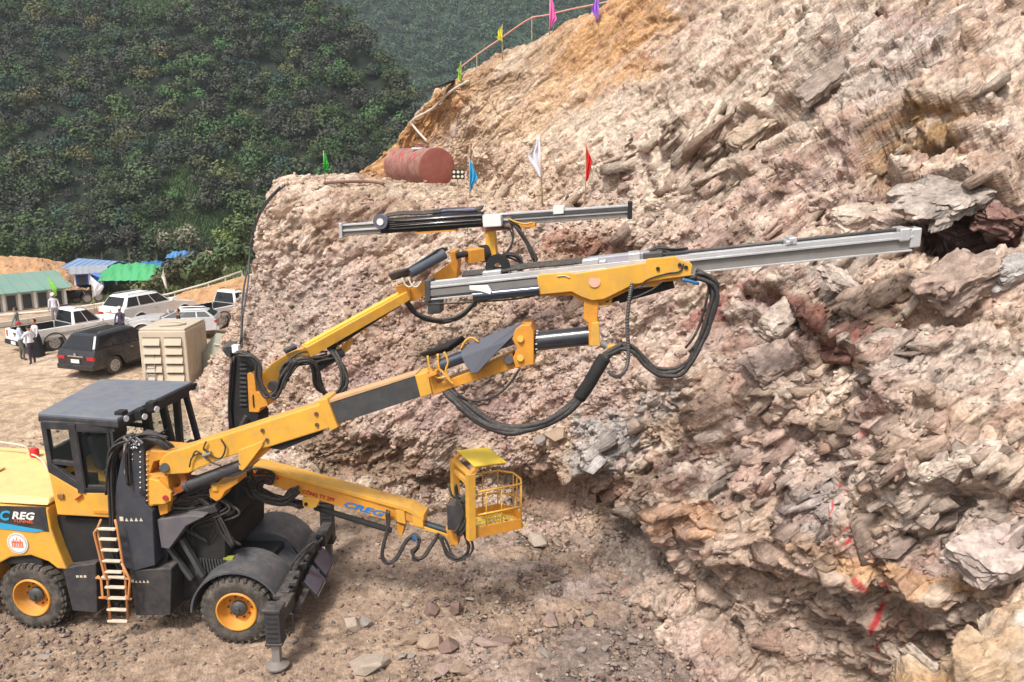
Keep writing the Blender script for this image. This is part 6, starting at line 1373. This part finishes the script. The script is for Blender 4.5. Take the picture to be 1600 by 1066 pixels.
slab(1335, 338, .36, .28, .18, (.44, .35, .29), (.3, -.2, .1), 'rounded pinkish boulder on the shelf left of the dark hollow', seed=3)
slab(1395, 350, .32, .28, .13, (.42, .32, .27), (.3, -.1, .6), 'cracked flat boulder beside the rounded one on the shelf', seed=4)
slab(1500, 300, .95, .55, .14, (.33, .28, .245), (.35, -.30, .2), 'broad grey tilted slab lying over the dark hollow', seed=5)
slab(1500, 360, .5, .3, .10, (.13, .085, .075), (.3, -.1, .4), 'dark slab inside the hollow at the right', seed=6)  # coloured darker than the slabs outside the hollow
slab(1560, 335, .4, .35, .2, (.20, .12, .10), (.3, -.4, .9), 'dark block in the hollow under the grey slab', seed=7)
slab(1490, 440, .5, .35, .25, (.30, .225, .185), (.2, -.5, .2), 'brown block below the dark hollow near the right edge', seed=8)
slab(1575, 420, .42, .3, .18, (.36, .335, .315), (.3, -.2, .2), 'blue grey block at the right edge below the hollow', seed=9)
slab(1325, 445, .6, .35, .12, (.46, .38, .33), (.5, .35, .3), 'pale slab on top of the dark red overhanging face', seed=10)
slab(1290, 120, .8, .3, .12, (.30, .24, .20), (.4, -.65, .2), 'long brown slab along the diagonal ledge at the upper right', seed=11)
slab(1180, 200, .7, .3, .14, (.38, .29, .22), (.4, -.6, .2), 'tan slab lower along the same diagonal ledge', seed=12)
slab(1560, 870, .5, .3, .16, (.42, .34, .30), (.3, -.2, .2), 'whitish pink block at the right edge above the overhang', seed=13)
# ======================= hills and forest =======================
def near_h(x, y):
    front = -6+.70*(y-113); yc = 150+(-18-x)*40/29.; 
    return np.where(y < yc, front, -6+.70*(yc-113)-.8*(y-yc))
def far_h(x, y): return -8+.60*(y-280)+6*np.sin(x*.03)+5*np.sin(x*.013+y*.02)
def hill(name, hf, x0, x1, y0, y1, col, nx=160, ny=120):
    X, Y = np.meshgrid(np.linspace(x0, x1, nx), np.linspace(y0, y1, ny)); x, y = X.ravel(), Y.ravel(); z = hf(x, y)
    P_ = np.stack([x, y, z], 1).astype(np.float32); P_[:, 2] += 2.0*fbm(P_*.06, 91, 4)
    P_[:, 2] = np.maximum(P_[:, 2], -25); c_ = np.array(col)*np.clip(1+.4*fbm(P_*.1, 93, 3), .5, 1.5)[:, None]
    o = np_mesh(name, P_, grid_faces(ny, nx), leaf_mat(name+'_shaded_ground'), c_); tag(o, kind='structure'); return o
hill('near_hill', near_h, -190, 45, 108, 235, (.012, .018, .009)); hill('far_hill', far_h, -260, 420, 240, 640, (.03, .05, .03))  # dark ground: shade in the gaps between crowns put into its colour
def forest(name, hf, pts, rad, nleaf, seed, palette, weights, lsz, mat_):
    r_ = np.random.default_rng(seed); n = len(pts); x, y = pts[:, 0], pts[:, 1]
    z = hf(x, y)+2.0*fbm(np.stack([x, y, hf(x, y)], 1).astype(np.float32)*.06, 91, 4)
    c = np.stack([x, y, z+rad*.7], 1); tc_ = palette[r_.choice(len(palette), n, p=weights)]*r_.uniform(.75, 1.3, (n, 1))
    # each crown is 5 lobes
    K = 5; lob = r_.normal(0, .45, (n, K, 3))*np.array([1, 1, .55]); lob[:, 0] = 0; lr = r_.uniform(.45, .75, (n, K)); lr[:, 0] = .8
    k = r_.integers(0, K, (n, nleaf)); d = r_.normal(0, 1, (n, nleaf, 3)); d[..., 2] = np.abs(d[..., 2])*.9-.25; d /= np.linalg.norm(d, axis=2, keepdims=True)
    ii = np.arange(n)[:, None]; q = lob[ii, k]+d*(lr[ii, k]*r_.uniform(.82, 1.06, (n, nleaf)))[..., None]*np.array([1, 1, 1.1])
    q = c[:, None]+q*rad[:, None, None]
    nrm = d+r_.normal(0, .33, d.shape); nrm[..., 2] += .25; nrm /= np.linalg.norm(nrm, axis=2, keepdims=True)
    a = np.cross(nrm, r_.normal(0, 1, d.shape)); a /= np.linalg.norm(a, axis=2, keepdims=True); b = np.cross(nrm, a)
    s = (lsz*rad[:, None]*r_.uniform(.6, 1.3, (n, nleaf)))[..., None]
    V_ = np.stack([q-a*s-b*s*.6, q+a*s-b*s*.5, q+a*s*.8+b*s*.7, q-a*s*.7+b*s*.6], 2).reshape(-1, 3)
    cl = np.repeat(tc_[:, None]*r_.uniform(.82, 1.2, (n, nleaf, 1)), 4, axis=1).reshape(-1, 3)
    F_ = np.arange(len(V_)).reshape(-1, 4)
    return np_mesh(name, V_, F_, mat_, cl)
LEAF = leaf_mat('foliage')
def scatter(x0, x1, y0, y1, sp_, seed):
    r_ = np.random.default_rng(seed); X, Y = np.meshgrid(np.arange(x0, x1, sp_), np.arange(y0, y1, sp_)); x = X.ravel()+r_.uniform(-.8, .8, X.size)*sp_; y = Y.ravel()+r_.uniform(-.8, .8, X.size)*sp_
    return np.stack([x, y], 1)
pts = scatter(-135, 0, 111, 202, 2.6, 1)
p3 = np.stack([pts[:, 0], pts[:, 1], near_h(pts[:, 0], pts[:, 1])], 1); fx, fy = to_px(p3)
pts = pts[(fx > -60) & (fx < 760) & (fy > -90) & (fy < 420) & (pts[:, 1] < 150+(-18-pts[:, 0])*40/29.+7)]
p3 = np.stack([pts[:, 0], pts[:, 1], near_h(pts[:, 0], pts[:, 1])], 1); fx, fy = to_px(p3)
nz = fbm((p3*.05).astype(np.float32), 95, 3)
meadow = ((np.abs(fx-190) < 120) & (fy < 22)) | ((np.abs(fx-315) < 48) & (fy > 345) & (fy < 398))
pts = pts[~meadow]; nz = nz[~meadow]
palN = np.array([(0.054, 0.055, 0.043), (0.043, 0.048, 0.036), (0.058, 0.074, 0.038), (0.060, 0.096, 0.036), (0.102, 0.114, 0.046), (0.034, 0.070, 0.048), (0.126, 0.114, 0.046), (0.060, 0.126, 0.043)])
fw = forest('near_forest', near_h, pts, np.random.default_rng(2).uniform(1.3, 2.9, len(pts))*.95, 360, 3, palN, [.18, .13, .20, .22, .08, .09, .03, .07], .085, LEAF); tag(fw, kind='stuff')
pf = scatter(-175, 190, 283, 500, 4.4, 4); p3 = np.stack([pf[:, 0], pf[:, 1], far_h(pf[:, 0], pf[:, 1])], 1); fx, fy = to_px(p3)
pf = pf[(fx > 430) & (fx < 1120) & (fy > -70) & (fy < 300)]
palF = np.array([(0.054, 0.102, 0.070), (0.066, 0.120, 0.072), (0.048, 0.084, 0.062), (0.084, 0.120, 0.066)])
ff_ = forest('far_forest', far_h, pf, np.random.default_rng(5).uniform(2.4, 3.6, len(pf)), 110, 6, palF, [.35, .3, .2, .15], .125, LEAF); tag(ff_, kind='stuff')
print('trees', len(pts), len(pf))
# the trees one can tell apart at the foot of the forest
BARK = mat('bark_pale', (.32, .28, .23), .9, bump=.4)
def tree(px, py, Y, h, r0, col, label, seed, trunk=True, grp=None):
    b = at(px, py, Y); r_ = np.random.default_rng(seed); t = empty('tree', label, 'tree', b, 0, grp)
    if trunk:
        mb = MB(); mb.tube([(0, 0, -.5), (.05, 0, h*.3), (.1, .05, h*.6), (.05, 0, h*.85)], [.10, .085, .06, .03], 8)
        for k in range(6):
            a = k*1.1; z0 = h*(.35+.07*k); mb.tube([(.06, 0, z0), (math.cos(a)*r0*.5, math.sin(a)*r0*.5, z0+h*.14), (math.cos(a)*r0*.8, math.sin(a)*r0*.8, z0+h*.2)], [.045, .03, .012], 6)
        mb.build('trunk', BARK, t, smooth=True)
    K = 9; lob = r_.normal(0, .42, (K, 3))*np.array([r0, r0, h*.26]); lr = r_.uniform(.35, .6, K)*r0; n = 1500
    k = r_.integers(0, K, n); d = r_.normal(0, 1, (n, 3)); d /= np.linalg.norm(d, axis=1, keepdims=True); q = lob[k]+d*(lr[k]*r_.uniform(.6, 1.08, n))[:, None]+np.array([0, 0, h*.62])
    q[:, 2] = np.maximum(q[:, 2], .15)
    nrm = d+r_.normal(0, .6, d.shape); nrm[:, 2] += .3; nrm /= np.linalg.norm(nrm, axis=1, keepdims=True); a = np.cross(nrm, r_.normal(0, 1, d.shape)); a /= np.linalg.norm(a, axis=1, keepdims=True); bb_ = np.cross(nrm, a); s = (.05*(r0+.6)*r_.uniform(.6, 1.4, n)+.03)[:, None]
    V_ = np.stack([q-a*s-bb_*s*.6, q+a*s-bb_*s*.5, q+a*s*.8+bb_*s*.7, q-a*s*.7+bb_*s*.6], 1).reshape(-1, 3); cl = np.repeat(np.array(col)*r_.uniform(.65, 1.35, (n, 1)), 4, 0)
    c = np_mesh('crown', V_, np.arange(len(V_)).reshape(-1, 4), LEAF, cl); c.parent = t; return t
tree(296,402,86,3.6,1.7,(.20,.20,.13),'pale grey green bushy tree beside the light blue tarpaulin roof',1)
tree(383,410,72,4.6,1.5,(.10,.14,.055),'tall dark green tree behind the left flank of the rock',2)
tree(402,395,84,3.6,1.6,(.085,.12,.05),'dark bushy tree touching the left edge of the rock ledge',3)
tree(350,400,92,3.0,1.4,(.15,.20,.06),'light green bush right of the salmon pink roof',4)
tree(272,452,60,1.7,1.3,(.11,.12,.06),'low dull green bush below the dark blue tent',5,False)
tree(300,448,60,2.3,1.5,(.11,.115,.065),'grey green bush left of the yellow flag',6,False)
tree(330,446,58,2.4,1.5,(.08,.115,.05),'dark green bush right of the yellow flag',7,False)
tree(362,436,58,2.8,1.5,(.08,.12,.05),'dark green bush right of the small white flag near the rock',8,False)
tree(232,462,60,.9,1.0,(.12,.13,.05),'low yellow green bush in front of the green cover',9,False)
tree(160,412,96,4.4,1.9,(.04,.045,.035),'dark tree with a bare pale trunk behind the teal tent',10)
tree(203,410,96,4.6,2.0,(.04,.043,.033),'dark tree with a slim pale trunk behind the green cover',11)
tree(120,412,95,3.4,1.9,(.06,.09,.035),'mid green tree above the pale blue shed roof',12)
tree(85,410,93,2.8,1.8,(.055,.085,.03),'mid green tree at the top of the orange bank, right one',13)
tree(40,408,93,2.8,1.9,(.05,.08,.03),'mid green tree at the middle top of the orange bank',14)
tree(5,406,93,2.8,1.9,(.055,.09,.03),'bright green tree at the left edge above the orange bank',15)
tree(245,405,96,3.6,1.9,(.05,.075,.035),'dark green tree behind the dark blue tent',16)
tree(75,462,54,1.0,.9,(.16,.18,.04),'low yellow green weeds behind the green roofed shed',17,False)
# grass strips in the clearings
def grass(name, n, f, seed, col):
    r_ = np.random.default_rng(seed); P_ = f(r_, n); h = r_.uniform(.15, .5, (n, 1)); a = r_.uniform(0, 6.3, n); d = np.stack([np.cos(a), np.sin(a), 0*a], 1)*.12; up = np.concatenate([r_.normal(0, .12, (n, 2)), h], 1)
    V_ = np.stack([P_-d, P_+d, P_+d*.3+up, P_-d*.3+up], 1).reshape(-1, 3); o = np_mesh(name, V_, np.arange(len(V_)).reshape(-1, 4), LEAF, np.repeat(np.array(col)*r_.uniform(.6, 1.5, (n, 1)), 4, 0)); tag(o, kind='stuff')
def g1(r_, n):
    x = r_.uniform(-45, -18, n); y = r_.uniform(60, 112, n); z = gz(x, y); return np.stack([x, y, z], 1)
grass('valley_grass', 26000, g1, 21, (.10, .13, .04))
def g2(r_, n):
    y = r_.uniform(112, 135, n); x = -y*r_.uniform(.34, .46, n); z = near_h(x, y)+2.0*fbm(np.stack([x, y, near_h(x, y)], 1).astype(np.float32)*.06, 91, 4); return np.stack([x, y, z], 1)
grass('meadow_grass', 22000, g2, 22, (.07, .115, .04))
def g3(r_, n):
    y = r_.uniform(176, 206, n); x = -y*r_.uniform(.38, .62, n); z = near_h(x, y)+2.0*fbm(np.stack([x, y, near_h(x, y)], 1).astype(np.float32)*.06, 91, 4); return np.stack([x, y, z], 1)
grass('hilltop_grass', 30000, g3, 23, (.07, .12, .04))
# ---- the valley's air ----
hz_ = MB().box((60, 330, 100), (760, 700, 270)).build('haze', mat('tmp_haze', (1, 1, 1)), None); tag(hz_, kind='stuff')
hm = bpy.data.materials.new('haze_air'); hm.use_nodes = True; t = hm.node_tree; t.nodes.clear(); out = t.nodes.new('ShaderNodeOutputMaterial'); pv = t.nodes.new('ShaderNodeVolumePrincipled')
pv.inputs['Color'].default_value = (.80, .87, .95, 1); pv.inputs['Density'].default_value = .0004; pv.inputs['Anisotropy'].default_value = .2; t.links.new(pv.outputs[0], out.inputs['Volume']); hz_.data.materials[0] = hm
